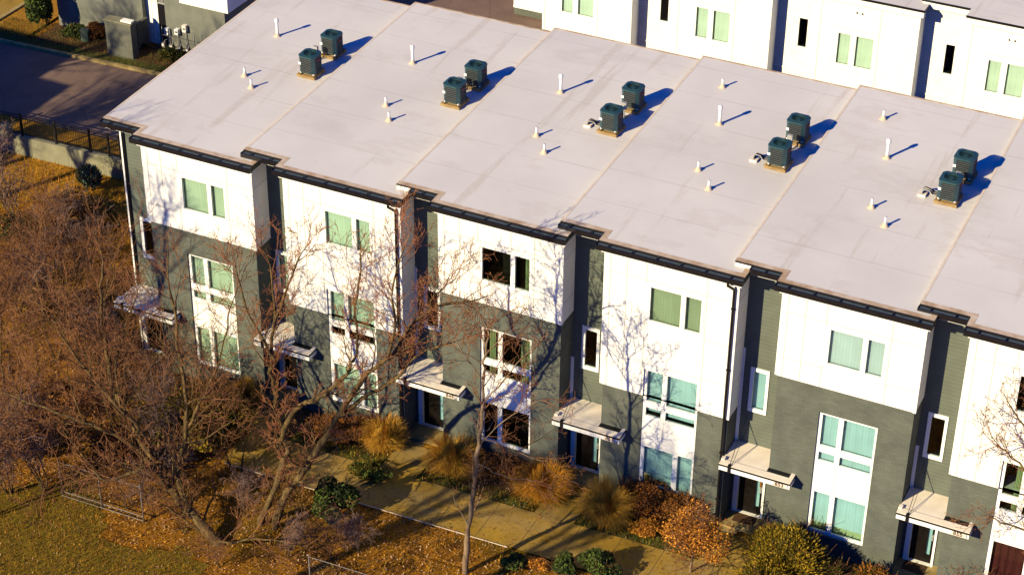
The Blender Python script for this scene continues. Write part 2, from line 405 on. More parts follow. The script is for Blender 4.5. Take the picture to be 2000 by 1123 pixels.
# kerb and planted strip by the grey block
kb = MB(); kx = rr(-45, -11, 1.0)
for i in range(len(kx) - 1):
    a, b_ = kx[i], kx[i + 1] - .012
    kb.prism([(a, 21.42), (b_, 21.42), (b_, 21.60), (a, 21.60)], lambda x, y: .03 * x - .1, lambda x, y: .03 * x + .15)
tag(kb.build('driveway_kerb', CONC), kind='structure')
sheet('verge', rr(-45, -11, 1), [21.62, 22.3], 0.10, GRASSY)
sheet('shrub_bed', rr(-23.2, -12.8, .8), [22.32, 23, 24.25], 0.09, MULCH)
sheet('straw_lawn', rr(-26.2, -23.3, .6), rr(22.32, 40, 1.2), 0.085, GOLDG)
sheet('side_path', [-29.5, -28, -26.6], rr(22.32, 40, 1.2), 0.09, WALK)
kb = MB(); kb.prism([(-26.55, 22.4), (-26.3, 22.4), (-26.3, 40), (-26.55, 40)], lambda x, y: .03 * x - .1, lambda x, y: .03 * x + .16)
tag(kb.build('path_kerb', CONC), kind='structure')

# ------------------------------------------------------------------ windows
def window(parent, name, fr, panes, y, covers, glass=GLASS_G, label=None, fmat=TRIM, depth=.10, panels=()):
    """fr: outer frame x0,x1,z0,z1; panes: openings; covers: per pane a colour key"""
    f = MB(); f.ring_wall(*fr, y, panes, 0, depth, 0)
    x0, x1, z0, z1 = fr
    f.face([(x0, y, z0), (x0, y, z1), (x0, y + .12, z1), (x0, y + .12, z0)]); f.face([(x1, y, z0), (x1, y + .12, z0), (x1, y + .12, z1), (x1, y, z1)])
    f.face([(x0, y, z0), (x0, y + .12, z0), (x1, y + .12, z0), (x1, y, z0)]); f.face([(x0, y, z1), (x1, y, z1), (x1, y + .12, z1), (x0, y + .12, z1)])
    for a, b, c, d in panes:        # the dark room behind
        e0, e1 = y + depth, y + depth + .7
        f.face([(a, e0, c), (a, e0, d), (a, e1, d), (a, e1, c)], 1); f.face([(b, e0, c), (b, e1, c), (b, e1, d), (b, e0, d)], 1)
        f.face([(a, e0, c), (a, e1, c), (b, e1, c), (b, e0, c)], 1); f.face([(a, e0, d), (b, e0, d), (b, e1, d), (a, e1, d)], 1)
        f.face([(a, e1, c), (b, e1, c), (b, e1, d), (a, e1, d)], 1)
    for a, b, c, d in panels: f.box(a, b, y - .004, y + .01, c, d, 2)
    w_ = f.build(name, [fmat, DARK, JOINT], parent)
    if label: w_['label'] = label
    for a, b, c, d in panes:
        g = MB(); g.face([(a, y + .055, c), (b, y + .055, c), (b, y + .055, d), (a, y + .055, d)]); g.build('pane', glass, w_)
    for k, ps in [(k, [p]) for p, k in zip(panes, covers) if k]:
        bl = MB()
        for a, b, c, d in ps:
            yy = y + .135
            if k == 'blind': bl.face([(a, yy, c), (b, yy, c), (b, yy, d), (a, yy, d)])
            elif k.startswith('half'):
                zz = c + (d - c) * float(k[4:]); bl.face([(a, yy, zz), (b, yy, zz), (b, yy, d), (a, yy, d)]); bl.box(a, b, yy - .01, yy + .01, zz, zz + .03)
                (bl.face([(a, yy + .02, c), (b, yy + .02, c), (b, yy + .02, zz), (a, yy + .02, zz)], 1) if zz - c < .3 and d - c > 1 else None)
            else:                   # hanging folds across part of the opening
                lo, hi = {'left': (.0, .45), 'right': (.62, 1.0), 'mid': (.3, .75), 'wide': (.4, 1.0), 'full': (0, 1), 'maroon': (0, 1), 'lime': (0, 1)}[k]
                n = 14; xa, xb = a + (b - a) * lo, a + (b - a) * hi
                pts = [(xa + (xb - xa) * i / n, yy + .025 * math.sin(i * 1.9)) for i in range(n + 1)]
                for i in range(n): bl.face([(pts[i][0], pts[i][1], c), (pts[i + 1][0], pts[i + 1][1], c), (pts[i + 1][0], pts[i + 1][1], d), (pts[i][0], pts[i][1], d)])
        bl.build('blind' if k == 'blind' or k.startswith('half') else 'curtain', [CURR if k == 'maroon' else (BLIND if k in ('blind',) or k.startswith('half') else CURT), CURY], w_)
    return w_

def text_mesh(body, size, name, m, parent, loc, rot, depth=.004):
    cu = bpy.data.curves.new(name, 'FONT'); cu.body = body; cu.size = size; cu.extrude = depth; cu.align_x = 'CENTER'; cu.align_y = 'CENTER'
    cu.space_character = 1.1; cu.offset = .004
    tmp = bpy.data.objects.new('tmp', cu); COL.objects.link(tmp)
    me = bpy.data.meshes.new_from_object(tmp.evaluated_get(bpy.context.evaluated_depsgraph_get()))
    bpy.data.objects.remove(tmp); me.materials.clear(); me.materials.append(m); me.name = name
    o = bpy.data.objects.new(name, me); COL.objects.link(o); o.parent = parent; o.location = loc; o.rotation_euler = rot
    return o

# ------------------------------------------------------------------ near row
STRIP = (1.49, 3.47, .78, 5.72)
UP = [(1.61, 2.16, 4.39, 5.63), (2.33, 3.39, 4.37, 5.63), (1.61, 2.16, 3.78, 4.12), (2.33, 3.39, 3.76, 4.12)]
GRL = [(1.61, 2.16, .89, 2.47), (2.33, 3.39, .89, 2.47)]            # narrow light left, wide light right
GRR = [(1.63, 2.69, .89, 2.47), (2.87, 3.40, .89, 2.47)]
TOP3 = (1.50, 3.47, 7.60, 9.10)
T3P = [(1.59, 2.66, 7.70, 9.00), (2.83, 3.37, 7.70, 9.00)]
RWIN = (-1.22, -.56, 4.28, 6.07); RWP = [(-1.10, -.66, 4.42, 5.93)]

def townhouse(i, label, typ, num, cov, glass, gutter_from, downspout):
    X, H = XS[i], HS[i]
    t = empty('townhouse', (X, 0, H), 0, label, 'townhouse', 'townhouses of the near row')
    left = -1.71 if i == 0 else XS[i - 1] + BW - X
    nxt = XS[i + 1] - 1.86 - X
    zw = 6.72 if typ == 'A' else 4.61
    zt = 10.12
    # lower brick
    b = MB(); hole = (STRIP[0], STRIP[1], STRIP[2], min(STRIP[3], zw))
    b.ring_wall(0, BW, -1.0, zw, 0, [hole], 0, .10)
    b.face([(0, 0, -1), (0, 0, zw), (0, RD, zw), (0, RD, -1)]); b.face([(BW, 0, -1), (BW, RD, -1), (BW, RD, zw), (BW, 0, zw)])
    b.build('brick_wall', BRICK, t)
    # white upper storeys, 4 cm proud of the brick
    p = -.04; wht = MB(); hs_ = [TOP3] + ([(STRIP[0], STRIP[1], zw, STRIP[3])] if typ == 'B' else [])
    wht.ring_wall(0 - .03, BW + .03, zw, zt, p, hs_, 0, .1)
    wht.face([(-.03, p, zw), (-.03, RD, zw), (BW + .03, RD, zw), (BW + .03, p, zw)])
    wht.face([(-.03, p, zw), (-.03, p, zt), (-.03, RD, zt), (-.03, RD, zw)]); wht.face([(BW + .03, p, zw), (BW + .03, RD, zw), (BW + .03, RD, zt), (BW + .03, p, zt)])
    q = p - .003                     # open joints between the boards
    def vj(x, a, c): wht.box(x - .015, x + .015, q, p + .001, a, c, 1)
    def hj(z, a, c): wht.box(a, c, q + .001, p + .001, z - .013, z + .013, 1)
    vj(.13, zw, zt)
    for x in (.72, 1.42):
        vj(x, zw, zt) if x < 1 else (vj(x, 9.10, zt), vj(x, zw, 7.60))
    vj(3.54, zw, zt)
    for z in (9.22, 7.49): hj(z, .13, 1.5 if z < 9.1 else BW); 
    hj(7.49, 3.47, BW)
    if typ == 'B':
        hj(5.93, .13, BW)
    for z in (9.22, 7.49) + ((5.93,) if typ == 'B' else ()): wht.box(BW + .029, BW + .033, .0, RD, z - .009, z + .009, 1)
    wht.build('white_cladding', [WHITE, JOINT], t)
    # recessed entrance bay
    s = MB(); door = (left + .12, -.34, -.02, 2.64)
    s.ring_wall(left, 0, -1.0, zt, RD, [door, RWIN], 0, .06)
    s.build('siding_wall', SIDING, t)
    def trim(*q): tr = MB(); tr.box(*q); tr.build('corner_trim', TRIM, t)
    if i == 0: trim(-1.75, -1.62, RD - .03, RD + .10, -1, zt)
    else: trim(left + .001, left + .11, RD - .03, RD - .001, 2.95, zw + .03)
    trim(-.115, -.035, -.02, .06, zw, zt); trim(BW - .06, BW + .055, -.055, .06, zw - .01, zt - .02)
    window(t, 'window', RWIN, RWP, RD - .035, [cov['r']], glass if cov['r'] else GLASS_T)
    # big two storey window strip and top floor pair
    gr = GRL if typ == 'A' else GRR
    lines = [(2.25 - .008, 2.25 + .008, 2.55, 3.70) if typ == 'A' else (2.27 - .008, 2.27 + .008, 2.55, 3.70), (1.55, 3.41, 2.56, 2.575)]
    window(t, 'window_strip', STRIP, UP + gr, .06 if typ == 'A' else .03, cov['s'], glass if any(cov['s']) else GLASS_T, None, TRIM, .10, lines)
    window(t, 'top_window', TOP3, T3P, -.055, cov['t'], ({3: GLASS_O, 4: GLASS_P}.get(i, glass)) if any(cov['t']) else GLASS_T)
    # roof slab with its step
    z_ = lambda o: (lambda x, y: ZE + SL * y + o)
    l_ = -1.93 if i == 0 else -1.86
    poly = [(l_, .30), (-.25, .30), (-.25, -.26), (BW + .25, -.26), (BW + .25, .295), (nxt, .295), (nxt, DEP), (l_, DEP)]
    r = MB(); r.prism(poly, z_(-.22), z_(0), 1, 0); r.build('roof', [ROOF, TRIM], t)
    def strip(x0, x1, y0, y1, o=.006, nm='roof_edging', mt=CREAM): e = MB(); e.prism([(x0, y0), (x1, y0), (x1, y1), (x0, y1)], z_(-.01), z_(o)); e.build(nm, mt, t)
    strip(-.25, BW + .25, -.262, -.04); strip(BW + .07, BW + .252, -.04, .29); strip(l_ - .003, -.25, .297, .50); strip(-.252, -.06, -.04, .50)
    strip(l_, nxt, DEP - .10, DEP + .003)
    strip(l_ - .004, l_ + .075, .505, DEP - .11, .006, 'lap_strip', CREAM2)
    d = MB()
    d.box(-.262, BW + .262, -.281, -.262, ZE - .225, ZE + .012); d.box(BW + .253, BW + .268, -.262, .29, ZE - .20, ZE + .006); d.box(-.268, -.254, -.262, .29, ZE - .20, ZE + .006)
    d.box(l_, -.27, .279, .297, ZE - .05, ZE + .012); d.box(gutter_from, -.27, .2795, .2985, ZE - .225, ZE - .051)
    d.build('drip_edge', BLACK, t)
    fa = MB(); fa.box(-.16, BW + .16, -.20, -.02, ZE - .44, ZE - .23); fa.box(l_ + .02 if i == 0 else left, -.04, .36, RD, ZE - .42, ZE - .22)
    if i: fa.box(l_, left + .3, .301, .36, ZE - .20, ZE - .02)
    fa.build('fascia', TRIM, t)
    g = MB()
    def gutter(x0, x1, y1):
        y0 = y1 - .17; za, zb = ZE - .215, ZE - .035
        g.box(x0, x1, y0 - .022, y0, za - .012, zb); g.box(x0, x1, y0, y1, za - .012, za); g.box(x0, x1, y0, y1 - .002, za, zb - .04, 1)
        g.box(x0 - .012, x0, y0 - .022, y1, za - .012, zb); g.box(x1, x1 + .012, y0 - .022, y1, za - .012, zb)
        n = max(1, int((x1 - x0) / .78))
        for k in range(n): xx = x0 + (k + .5) * (x1 - x0) / n; g.box(xx - .016, xx + .016, y0 - .026, y1, zb - .012, zb + .012)
    gutter(-.25, BW + .25, -.282); gutter(gutter_from, -.29, .278)
    g.build('gutter', [BLACK, GUTIN], t)
    if downspout:
        ds = MB(); xd = BW - .10
        ds.tube([(xd - .15, -.37, ZE - .22), (xd - .15, -.36, ZE - .38), (xd, -.13, ZE - .62), (xd, -.11, ZE - .8), (xd, -.11, 5.0), (xd, -.08, zw - .1), (xd, -.08, -.6)], .05, 8)
        for z in (9.0, 6.6, 3.2, 1.2): ds.box(xd - .07, xd + .07, -.13, -.02, z, z + .05)
        ds.build('downspout', BLACK, t)
    if i == 0:
        ds = MB(); ds.tube([(-1.55, .22, ZE - .16), (-1.55, .25, ZE - .34), (-1.60, .90, ZE - .75), (-1.60, .90, -.6)], .05, 8); ds.build('downspout', BLACK, t)
    # entrance
    jl = left + .12
    j = MB(); j.box(jl, jl + .17, RD - .10, RD + .05, -.02, 2.64); j.box(-.42, -.34, RD - .05, RD + .05, -.02, 2.64); j.box(jl + .17, -.42, RD - .05, RD + .05, 2.56, 2.64)
    j.box(jl - .005, -.33, RD - .12, RD + .05, -.06, -.018)
    j.build('door_frame', TRIM, t)
    d0, d1 = jl + .17, -.42; wd = d1 - d0; la, lb = d0 + wd * .70, d0 + wd * .88
    dr = MB(); dr.ring_wall(d0, d1, -.018, 2.56, RD + .03, [(la, lb, .30, 2.32)], 0, .05)
    dr.ring_wall(d0 + .12, la - .12, .2, 2.4, RD + .027, [(d0 + .17, la - .17, .25, 2.35)])
    do = dr.build('door', DOOR, t)
    gl = MB(); gl.face([(la, RD + .06, .30), (lb, RD + .06, .30), (lb, RD + .06, 2.32), (la, RD + .06, 2.32)]); gl.build('pane', GLASS_T, do)
    bl = MB(); bl.face([(la - .02, RD + .10, .28), (lb + .02, RD + .10, .28), (lb + .02, RD + .10, 2.34), (la - .02, RD + .10, 2.34)]); bl.build('blind', BLIND, do)
    hd = MB(); hd.box(d1 - .075, d1 - .035, RD - .03, RD + .03, 1.0, 1.22); hd.tube([(d1 - .055, RD - .05, 1.1), (d1 - .16, RD - .05, 1.1)], .014, 6); hd.build('handle', STEEL, do)
    st = MB(); st.box(left + .005, -.005, -.02, RD - .001, -.6, -.025); st.box(left + .02, -.02, -.36, -.021, -.6, -.11); st.build('doorstep', CONC, t)
    # canopy with its long front beam and house number
    cn = MB(); cl = left + .02
    cn.box(cl, -.005, -.279, RD - .001, 2.78, 2.94); ca = cn.build('canopy', CANOPY, t)
    bm = MB(); bm.box(cl - .02, .93, -.56, -.285, 2.70, 2.885); bm.box(.80, .93, -.284, -.001, 2.70, 2.885)
    bm.box(cl - .03, .95, -.59, -.28, 2.886, 2.945, 1); bm.box(.795, .95, -.279, -.001, 2.886, 2.945, 1)
    bm.box(cl - .022, .935, -.57, -.282, 2.946, 2.966, 2); bm.box(.80, .935, -.281, -.001, 2.946, 2.966, 2); bm.box(cl - .022, cl + .10, -.36, -.20, 2.967, 3.02, 2)
    bm.box(.0, .794, -.278, -.003, 2.86, 2.925, 1)  # dark filler standing in for the shade in the gap behind the beam
    bm.build('beam', [TRIM, BLACK, CANOPY], ca)
    rd = MB(); rd.tube([(cl + .34, -.50, 2.96), (cl + .34, RD - .02, 4.05)], .011, 6); rd.tube([(cl + .42, -.50, 2.96), (cl + .42, RD - .02, 3.75)], .008, 6); rd.box(cl + .30, cl + .40, -.60, -.48, 2.70, 2.99); rd.build('tie_rod', BLACK, ca)
    if num:
        pl = MB(); pl.box(.36, .80, -.569, -.561, 2.705, 2.882); pl.box(.845, .865, -.567, -.561, 2.70, 2.882, 1); pl.build('number_plate', [PLATE, LEAD], ca)
        text_mesh(num, .19, 'house_number', LEAD, ca, (.57, -.571, 2.792), (R(90), 0, 0))
    if typ == 'A' and i == 4 or i == 5:
        pass
    return t

B_ = 'blind'
houses = [
 townhouse(0, 'leftmost townhouse of the near row, white top floor over dark brick', 'A', None, dict(r=None, s=[B_] * 6, t=[B_] * 2), GLASS_Y, -1.93, False),
 townhouse(1, 'second townhouse from the left, white cladding over brick, behind the forked tree', 'B', None, dict(r=B_, s=[B_, B_, None, None, B_, B_], t=[B_] * 2), GLASS_G, -1.86, True),
 townhouse(2, 'townhouse numbered 849 with dark unblinded windows and lime curtains', 'A', '849', dict(r=None, s=['mid', 'right', 'mid', 'right', None, None], t=[None, 'right']), GLASS_Y, -1.29, False),
 townhouse(3, 'townhouse numbered 851 with tree shadows on white cladding and olive top windows', 'B', '851', dict(r=None, s=[B_, B_, 'half0.45', 'half0.35', B_, B_], t=[B_] * 2), GLASS_T, -1.86, True),
 townhouse(4, 'townhouse numbered 853 with teal blinds and a wreath on its door', 'A', '853', dict(r=B_, s=[B_, B_, B_, B_, 'half0.16', 'half0.16'], t=[B_] * 2), GLASS_T, -1.29, False),
 townhouse(5, 'townhouse numbered 855 at the right edge, maroon curtain in its ground window', 'B', '855', dict(r=None, s=['right', 'wide', 'right', 'wide', 'maroon', 'lime'], t=[None, None]), GLASS_Y, -1.86, False),
]
# plain gable and rear walls close the row
def rear(i):
    t = houses[i]; X = XS[i]; b = MB(); l = -1.71 if i == 0 else XS[i - 1] + BW - X; r_ = XS[i + 1] - XS[i] - 1.54
    b.box(l, r_ if i < 5 else 4.6, 11.9, 12.0, -1, 10.6)
    if i == 0: b.box(-1.70, -1.62, RD + .06, 11.9, -1.2, 10.2)
    if i == 5: b.box(4.6, 4.68, RD + .06, 11.9, -1.2, 10.2)
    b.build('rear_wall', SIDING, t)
for i in range(6): rear(i)

# small things at the entrances
for i, lab in ((4, 'brown doormat on the step below the wreathed door'), (5, 'dark doormat on the shaded step of number 855')):
    m_ = MB(); m_.box(-.38, .38, -.24, .24, 0, .018, 0)
    o = m_.build('doormat', MATB, None, (XS[i] - .86, .56, HS[i] - .024)); tag(o, lab, 'doormat')
wr = MB(); ang = np.linspace(0, 2 * math.pi, 25)
wr.tube([(.16 * math.cos(a), 0, .16 * math.sin(a)) for a in ang], [.05 + .015 * math.sin(7 * a) for a in ang], 6)
for k in range(40):
    a = random.random() * 6.28; p = np.array([.17 * math.cos(a), -.05, .17 * math.sin(a)]); d = np.array([random.uniform(-.06, .06), -.03, random.uniform(-.06, .06)])
    wr.face([p, p + d, p + d * .4 + np.array([.03, -.01, -.03])], 1)
wr.face([(-.02, -.06, -.16), (.02, -.06, -.16), (.05, -.05, -.75), (-.03, -.05, -.7)], 1)
tag(wr.build('door_wreath', [LA1, LB2], None, (XS[4] - .50, RD - .02, HS[4] + 2.0)), 'orange and red wreath hanging on the door of number 853', 'wreath')
bx = MB(); bx.box(-.12, .12, -.03, .03, 0, .38); bx.box(-.10, .10, -.034, -.03, .03, .35, 1)
tag(bx.build('yellow_board', [CURY, LO2], None, (XS[3] + 1.79, .10, HS[3] + .90)), 'yellow board standing inside the ground floor window of number 851', 'board')

# ------------------------------------------------------------------ rooftop plant
def oct_(a, c): return [(-a + c, -a), (a - c, -a), (a, -a + c), (a, a - c), (a - c, a), (-a + c, a), (-a, a - c), (-a, -a + c)]
def make_condenser():
    t = empty('condenser_unit')
    bs = MB(); bs.box(-.39, .39, -.42, -.30, 0, .10); bs.box(-.38, .38, -.24, .16, 0, .09); bs.box(-.39, .39, .22, .38, 0, .10); bs.box(-.36, -.22, -.44, .40, .101, .13); bs.box(.22, .36, -.44, .40, .101, .13)
    bs.build('timber_base', WOOD, t)
    ft = MB()
    for sx in (-.27, .27):
        for sy in (-.27, .27): ft.lathe([(.05, .131), (.05, .17)], 8, (sx, sy))
    ft.build('feet', PVC, t)
    a = .345
    h = MB(); h.prism(oct_(a - .03, .10), .17, .80, 1)
    for k in range(8):
        z = .205 + k * .074; h.prism(oct_(a, .115), z, z + .036, 2)
    for sx in (-1, 1):
        for sy in (-1, 1):
            cx, cy = sx * (a - .05), sy * (a - .05); h.prism([(cx - .048, cy - .048), (cx + .048, cy - .048), (cx + .048, cy + .048), (cx - .048, cy + .048)] if False else [(sx * (a - .115), sy * a * 1.003), (sx * a * 1.003, sy * (a - .115)), (sx * (a - .03), sy * (a - .125)), (sx * (a - .125), sy * (a - .03))][::(1 if sx * sy < 0 else -1)], .17, .82, 0)
    h.prism(oct_(a + .004, .117), .165, .195, 0)
    h.build('louvred_housing', [TEAL, COIL, LOUV], t)
    tp = MB(); n = 32; R0 = .255
    out = []
    for k in range(n):
        an = 2 * math.pi * k / n + .01; c, s = math.cos(an), math.sin(an); rr_ = min((a + .012) / max(abs(c), abs(s), 1e-6), (2 * (a + .012) - .11) / (abs(c) + abs(s))); out.append((rr_ * c, rr_ * s))
    inn = [(R0 * math.cos(2 * math.pi * k / n + .01), R0 * math.sin(2 * math.pi * k / n + .01)) for k in range(n)]
    for k in range(n):
        j = (k + 1) % n
        tp.face([(*out[k], .80), (*out[j], .80), (*out[j], .865), (*out[k], .865)]); tp.face([(*out[k], .865), (*out[j], .865), (*inn[j], .89), (*inn[k], .89)])
        tp.face([(*inn[j], .89), (*inn[k], .89), (*inn[k], .74), (*inn[j], .74)]); tp.face([(*inn[j], .74), (*inn[k], .74), (0, 0, .735)], 1)
    tp.build('top_cover', [TEAL, COIL], t)
    fn = MB(); fn.lathe([(.085, .75), (.085, .83), (.05, .85)], 14)
    for k in range(3):
        b0 = 2 * math.pi * k / 3; P = lambda r_, an, z: (r_ * math.cos(b0 + an), r_ * math.sin(b0 + an), z)
        fn.face([P(.08, -.3, .77), P(.235, -.15, .765), P(.235, .55, .82), P(.08, .5, .81)]); fn.face([P(.08, .5, .806), P(.235, .55, .816), P(.235, -.15, .761), P(.08, -.3, .766)])
    fn.build('fan', TEAL, t)
    gd = MB()
    for r_ in (.09, .13, .17, .21, .245): gd.tube([(r_ * math.cos(x), r_ * math.sin(x), .888) for x in np.linspace(0, 2 * math.pi, 21)], .0035, 4, 0, False)
    for k in range(6): an = math.pi * k / 6; gd.tube([(-.25 * math.cos(an), -.25 * math.sin(an), .886), (.25 * math.cos(an), .25 * math.sin(an), .886)], .004, 4)
    gd.build('fan_guard', TEAL, t)
    lb = MB(); lb.box(a + .0035, a + .008, -.06, .09, .62, .68, 0); lb.build('badge', RED, t); lb = MB(); lb.box(-.32, -.22, -a - .004, -a - .001, .50, .60); lb.build('data_label', TRIM, t)
    return t
proto = make_condenser()
ACPX = [(606, 104, 0), (648, 66, 0), (889, 160, 1), (930, 126, 1), (1196, 212, 2), (1238, 169, 2), (1525, 279, 3), (1561, 231, 3), (1859, 346, 4), (1888, 302, 4)]
owner = ['the leftmost house', 'the second house from the left', 'number 849', 'number 851', 'number 853']
ac_pos = []
for k, (u, v, i) in enumerate(ACPX):
    o = proto if k == 0 else copy_tree(proto)
    p = at_roof(u, v, HS[i] + .88); z = ZE + HS[i] + SL * p[1]
    o.location = (p[0], p[1], z + .012); o.rotation_euler = (math.atan(SL), 0, R(random.uniform(-2.5, 2.5)))
    ac_pos.append((p[0], p[1], z, i))
    tag(o, 'dark condenser unit, %s of the pair on %s' % (('front', 'rear')[k % 2], owner[i]), 'condenser', 'condenser units on the flat roof')
# switch boxes and pipe bundles that stand between the pairs
def disconnect(x, y, z, lab):
    t = empty('disconnect_box', (x, y, z + .006), 0, lab, 'switch box', 'switch boxes beside the condensers')
    b = MB(); b.box(-.02, .02, -.02, .02, 0, .35); b.box(-.14, .14, -.12, .12, -.004, .012); b.build('stand', STEEL, t)
    b = MB(); b.box(-.09, .09, -.06, .05, .352, .62); b.box(-.095, .095, -.066, -.06, .358, .614); b.build('case', STEEL, t)
    b = MB(); b.tube([(.0, .0, .05), (.12, .1, .06), (.22, .22, .15)], .015, 6); b.build('conduit', COPPER, t)
for k in range(5):
    x, y, z, i = ac_pos[2 * k + 1]; x0, y0 = ac_pos[2 * k][:2]
    if k < 2: disconnect(x - .30, y - .72, z - .03, 'small grey switch box between the condenser pair of ' + owner[i])
    else: disconnect(x - .02, y - .78, z - .03, 'small grey switch box between the condenser pair of ' + owner[i])
def pipes(x, y, z, lab):
    t = empty('refrigerant_pipes', (x, y, z + .006), 0, lab, 'pipe bundle', 'pipe bundles beside the condensers')
    b = MB(); b.box(-.30, -.04, -.20, .20, -.003, .07); b.build('roof_curb', CANOPY, t)
    for k in range(5):
        b = MB(); yy = -.12 + .06 * k; hh = .22 + .05 * random.random()
        b.tube([(-.18, yy, .071), (-.18, yy, hh * .7), (-.12, yy * .8, hh), (.05, yy * .6, hh * .9), (.16, yy * 1.2 + .02, .12), (.36, yy * .8, .16)], .028 if k % 2 else .02, 7)
        b.smooth = True; b.build('pipe', COPPER if k % 2 else STEEL, t)
for k in (2, 3, 4):
    x, y, z, i = ac_pos[2 * k]; pipes(x - .70, y - .02, z, 'looped dark pipes left of the front condenser of ' + owner[i])

def tall_vent(p, z, lab):
    t = empty('vent_pipe', (p[0], p[1], z + .004), 0, lab, 'vent pipe', 'tall vent pipes on the roof')
    b = MB(); b.smooth = True; b.lathe([(.16, -.006), (.155, .008), (.085, .03), (.07, .12)], 14); b.build('boot', BOOT, t)
    b = MB(); b.smooth = True; b.lathe([(.055, .10), (.055, .60)], 14); b.build('pipe', PVC, t)
    b = MB(); b.lathe([(.055, .585), (.085, .60), (.085, .70), (.055, .74), (.02, .75)], 14); b.build('cap', PVC, t)
def short_vent(p, z, lab):
    t = empty('plumbing_vent', (p[0], p[1], z + .004), 0, lab, 'plumbing vent', 'short plumbing vents on the roof')
    b = MB(); b.smooth = True; b.lathe([(.15, -.006), (.145, .006), (.10, .015), (.085, .10), (.055, .13)], 14); b.build('boot', BOOT, t)
    b = MB(); b.smooth = True; b.lathe([(.042, .11), (.042, .34)], 12); b.build('pipe', PVC, t)
for (u, v, i) in ((542, 71, 0), (806, 124, 1), (1095, 181, 2), (1405, 243, 3), (1732, 309, 4)):
    p = at_roof(u, v, HS[i]); tall_vent(p, p[2], 'tall white capped vent pipe on the roof of ' + owner[i])
for (u, v, i, wh) in ((478, 149, 0, 'rear'), (491, 172, 0, 'front'), (754, 207, 1, 'rear'), (760, 236, 1, 'front'), (1048, 266, 2, 'rear'), (1063, 299, 2, 'front'), (1364, 333, 3, 'rear'), (1384, 370, 3, 'front'), (1702, 406, 4, 'rear'), (1728, 442, 4, 'front')):
    p = at_roof(u, v, HS[i]); short_vent(p, p[2], 'short pale plumbing vent, %s one of two on %s' % (wh, owner[i]))
for (u, v, i) in ((1411, 171, 3), (1725, 233, 4)):
    p = at_roof(u, v, HS[i]); short_vent(p, p[2], 'short pale plumbing vent alone near the back edge on the roof of ' + owner[i])

# ------------------------------------------------------------------ far row
FX = [.10, 7.40, 14.68, 21.97, 29.27, 36.5]; FY = 34.2; FD = .95
def far_house(i, lab):
    X = FX[i]; H = -.06 + .19 * i; bw = 4.9
    t = empty('townhouse', (X, FY, H), 0, lab, 'townhouse', 'townhouses of the far row')
    zt = 4.62
    b = MB(); win = (.95, 2.92, 1.10, 3.00); zl = -1.6; b.ring_wall(0, bw, zl, zt, 0, [win], 0, .08)
    b.face([(0, 0, zl), (0, 0, zt), (0, FD, zt), (0, FD, zl)]); b.face([(bw, 0, zl), (bw, FD, zl), (bw, FD, zt), (bw, 0, zt)]); b.face([(0, 0, zl), (0, FD, zl), (bw, FD, zl), (bw, 0, zl)])
    for x in (.10, 3.05): b.box(x - .014, x + .014, -.003, .002, zl, zt, 1)
    b.box(.7, 3.15, -.004, .002, 3.14, 3.155, 1)
    b.build('white_cladding', [WHITE, JOINT], t)
    b = MB(); b.box(.02, bw - .02, .03, FD, -2.2, zl - .001); b.box(-2.42 if i else -2.10, -.001, FD + .01, FD + .1, -2.2, (-1.601 if i else .419)); b.build('base_wall', BRICK, t)
    b = MB(); rw = (-1.27 if i else -1.7, -.74 if i else -1.2, 1.17, 2.79); l = -2.44 if i else -2.12
    b.ring_wall(l, 0, .42 if i == 0 else -1.6, zt, FD, [rw], 0, .08)
    if i == 0: b.face([(l, FD, .42), (l, FD, zt), (l, FD + 9, zt), (l, FD + 9, .42)])
    b.build('siding_wall', WSIDE, t)
    for q in ((-.02, .10, -.02, .05, zl, zt), (bw - .10, bw + .02, -.02, .05, zl, zt), (l, -.001, FD - .03, FD - .001, .42 if i == 0 else -.1, .56 if i == 0 else .0)):
        b = MB(); b.box(*q); b.build('corner_trim', TRIM, t)
    window(t, 'window', win, [(1.05, 1.66, 1.24, 2.84), (1.95, 2.80, 1.24, 2.84)], .0, ['blind', 'blind'], GLASS_F)
    window(t, 'recess_window', rw, [(rw[0] + .05, rw[1] - .05, 1.22, 2.74)], FD - .01, [None], GLASS_T)
    z_ = lambda o: (lambda x, y: 4.95 + .02 * y + o)
    r = MB(); nx = FX[i + 1] - X - 2.55; l_ = -2.55
    r.prism([(l_, .55), (-.22, .55), (-.22, -.25), (bw + .2, -.25), (bw + .2, .545), (nx, .545), (nx, 11), (l_, 11)], z_(-.1), z_(0), 0, 0); r.build('roof', ROOF, t)
    f = MB(); f.box(-.2, bw + .18, -.23, .0, 4.55, 4.84); f.box(l_ + .02, -.22, .57, FD, 4.55, 4.86); f.build('fascia', TRIM, t)
    d = MB(); d.box(-.23, bw + .21, -.275, -.252, 4.84, 4.955); d.box(bw + .205, bw + .23, -.25, .54, 4.84, 4.955); d.box(l_, -.23, .527, .548, 4.86, 4.97); d.build('drip_edge', BLACK, t)
    v = MB()
    for x in (1.80, 2.05): v.lathe([(.04, 0), (.05, .02), (.02, .03)], 8)
    v = MB()
    for x in (1.85, 2.12): v.tube([(x, -.03, 4.05), (x, .0, 4.05)], .045, 8)
    v.build('wall_vent', BLACK, t)
    b = MB(); b.box(l, FX[i + 1] - X - 2.5, 10.6, 10.7, -1, 4.9); b.build('rear_wall', WSIDE, t)
for i, lab in enumerate(('white far row townhouse at the open left end, behind the roof of number 849', 'white far row townhouse whose paired window shows behind the roof of number 851',
                         'white far row townhouse with two small wall vents behind the roof of number 853', 'white far row townhouse at the right edge of the picture', 'white far row townhouse just outside the right edge')):
    if i < 4: far_house(i, lab)

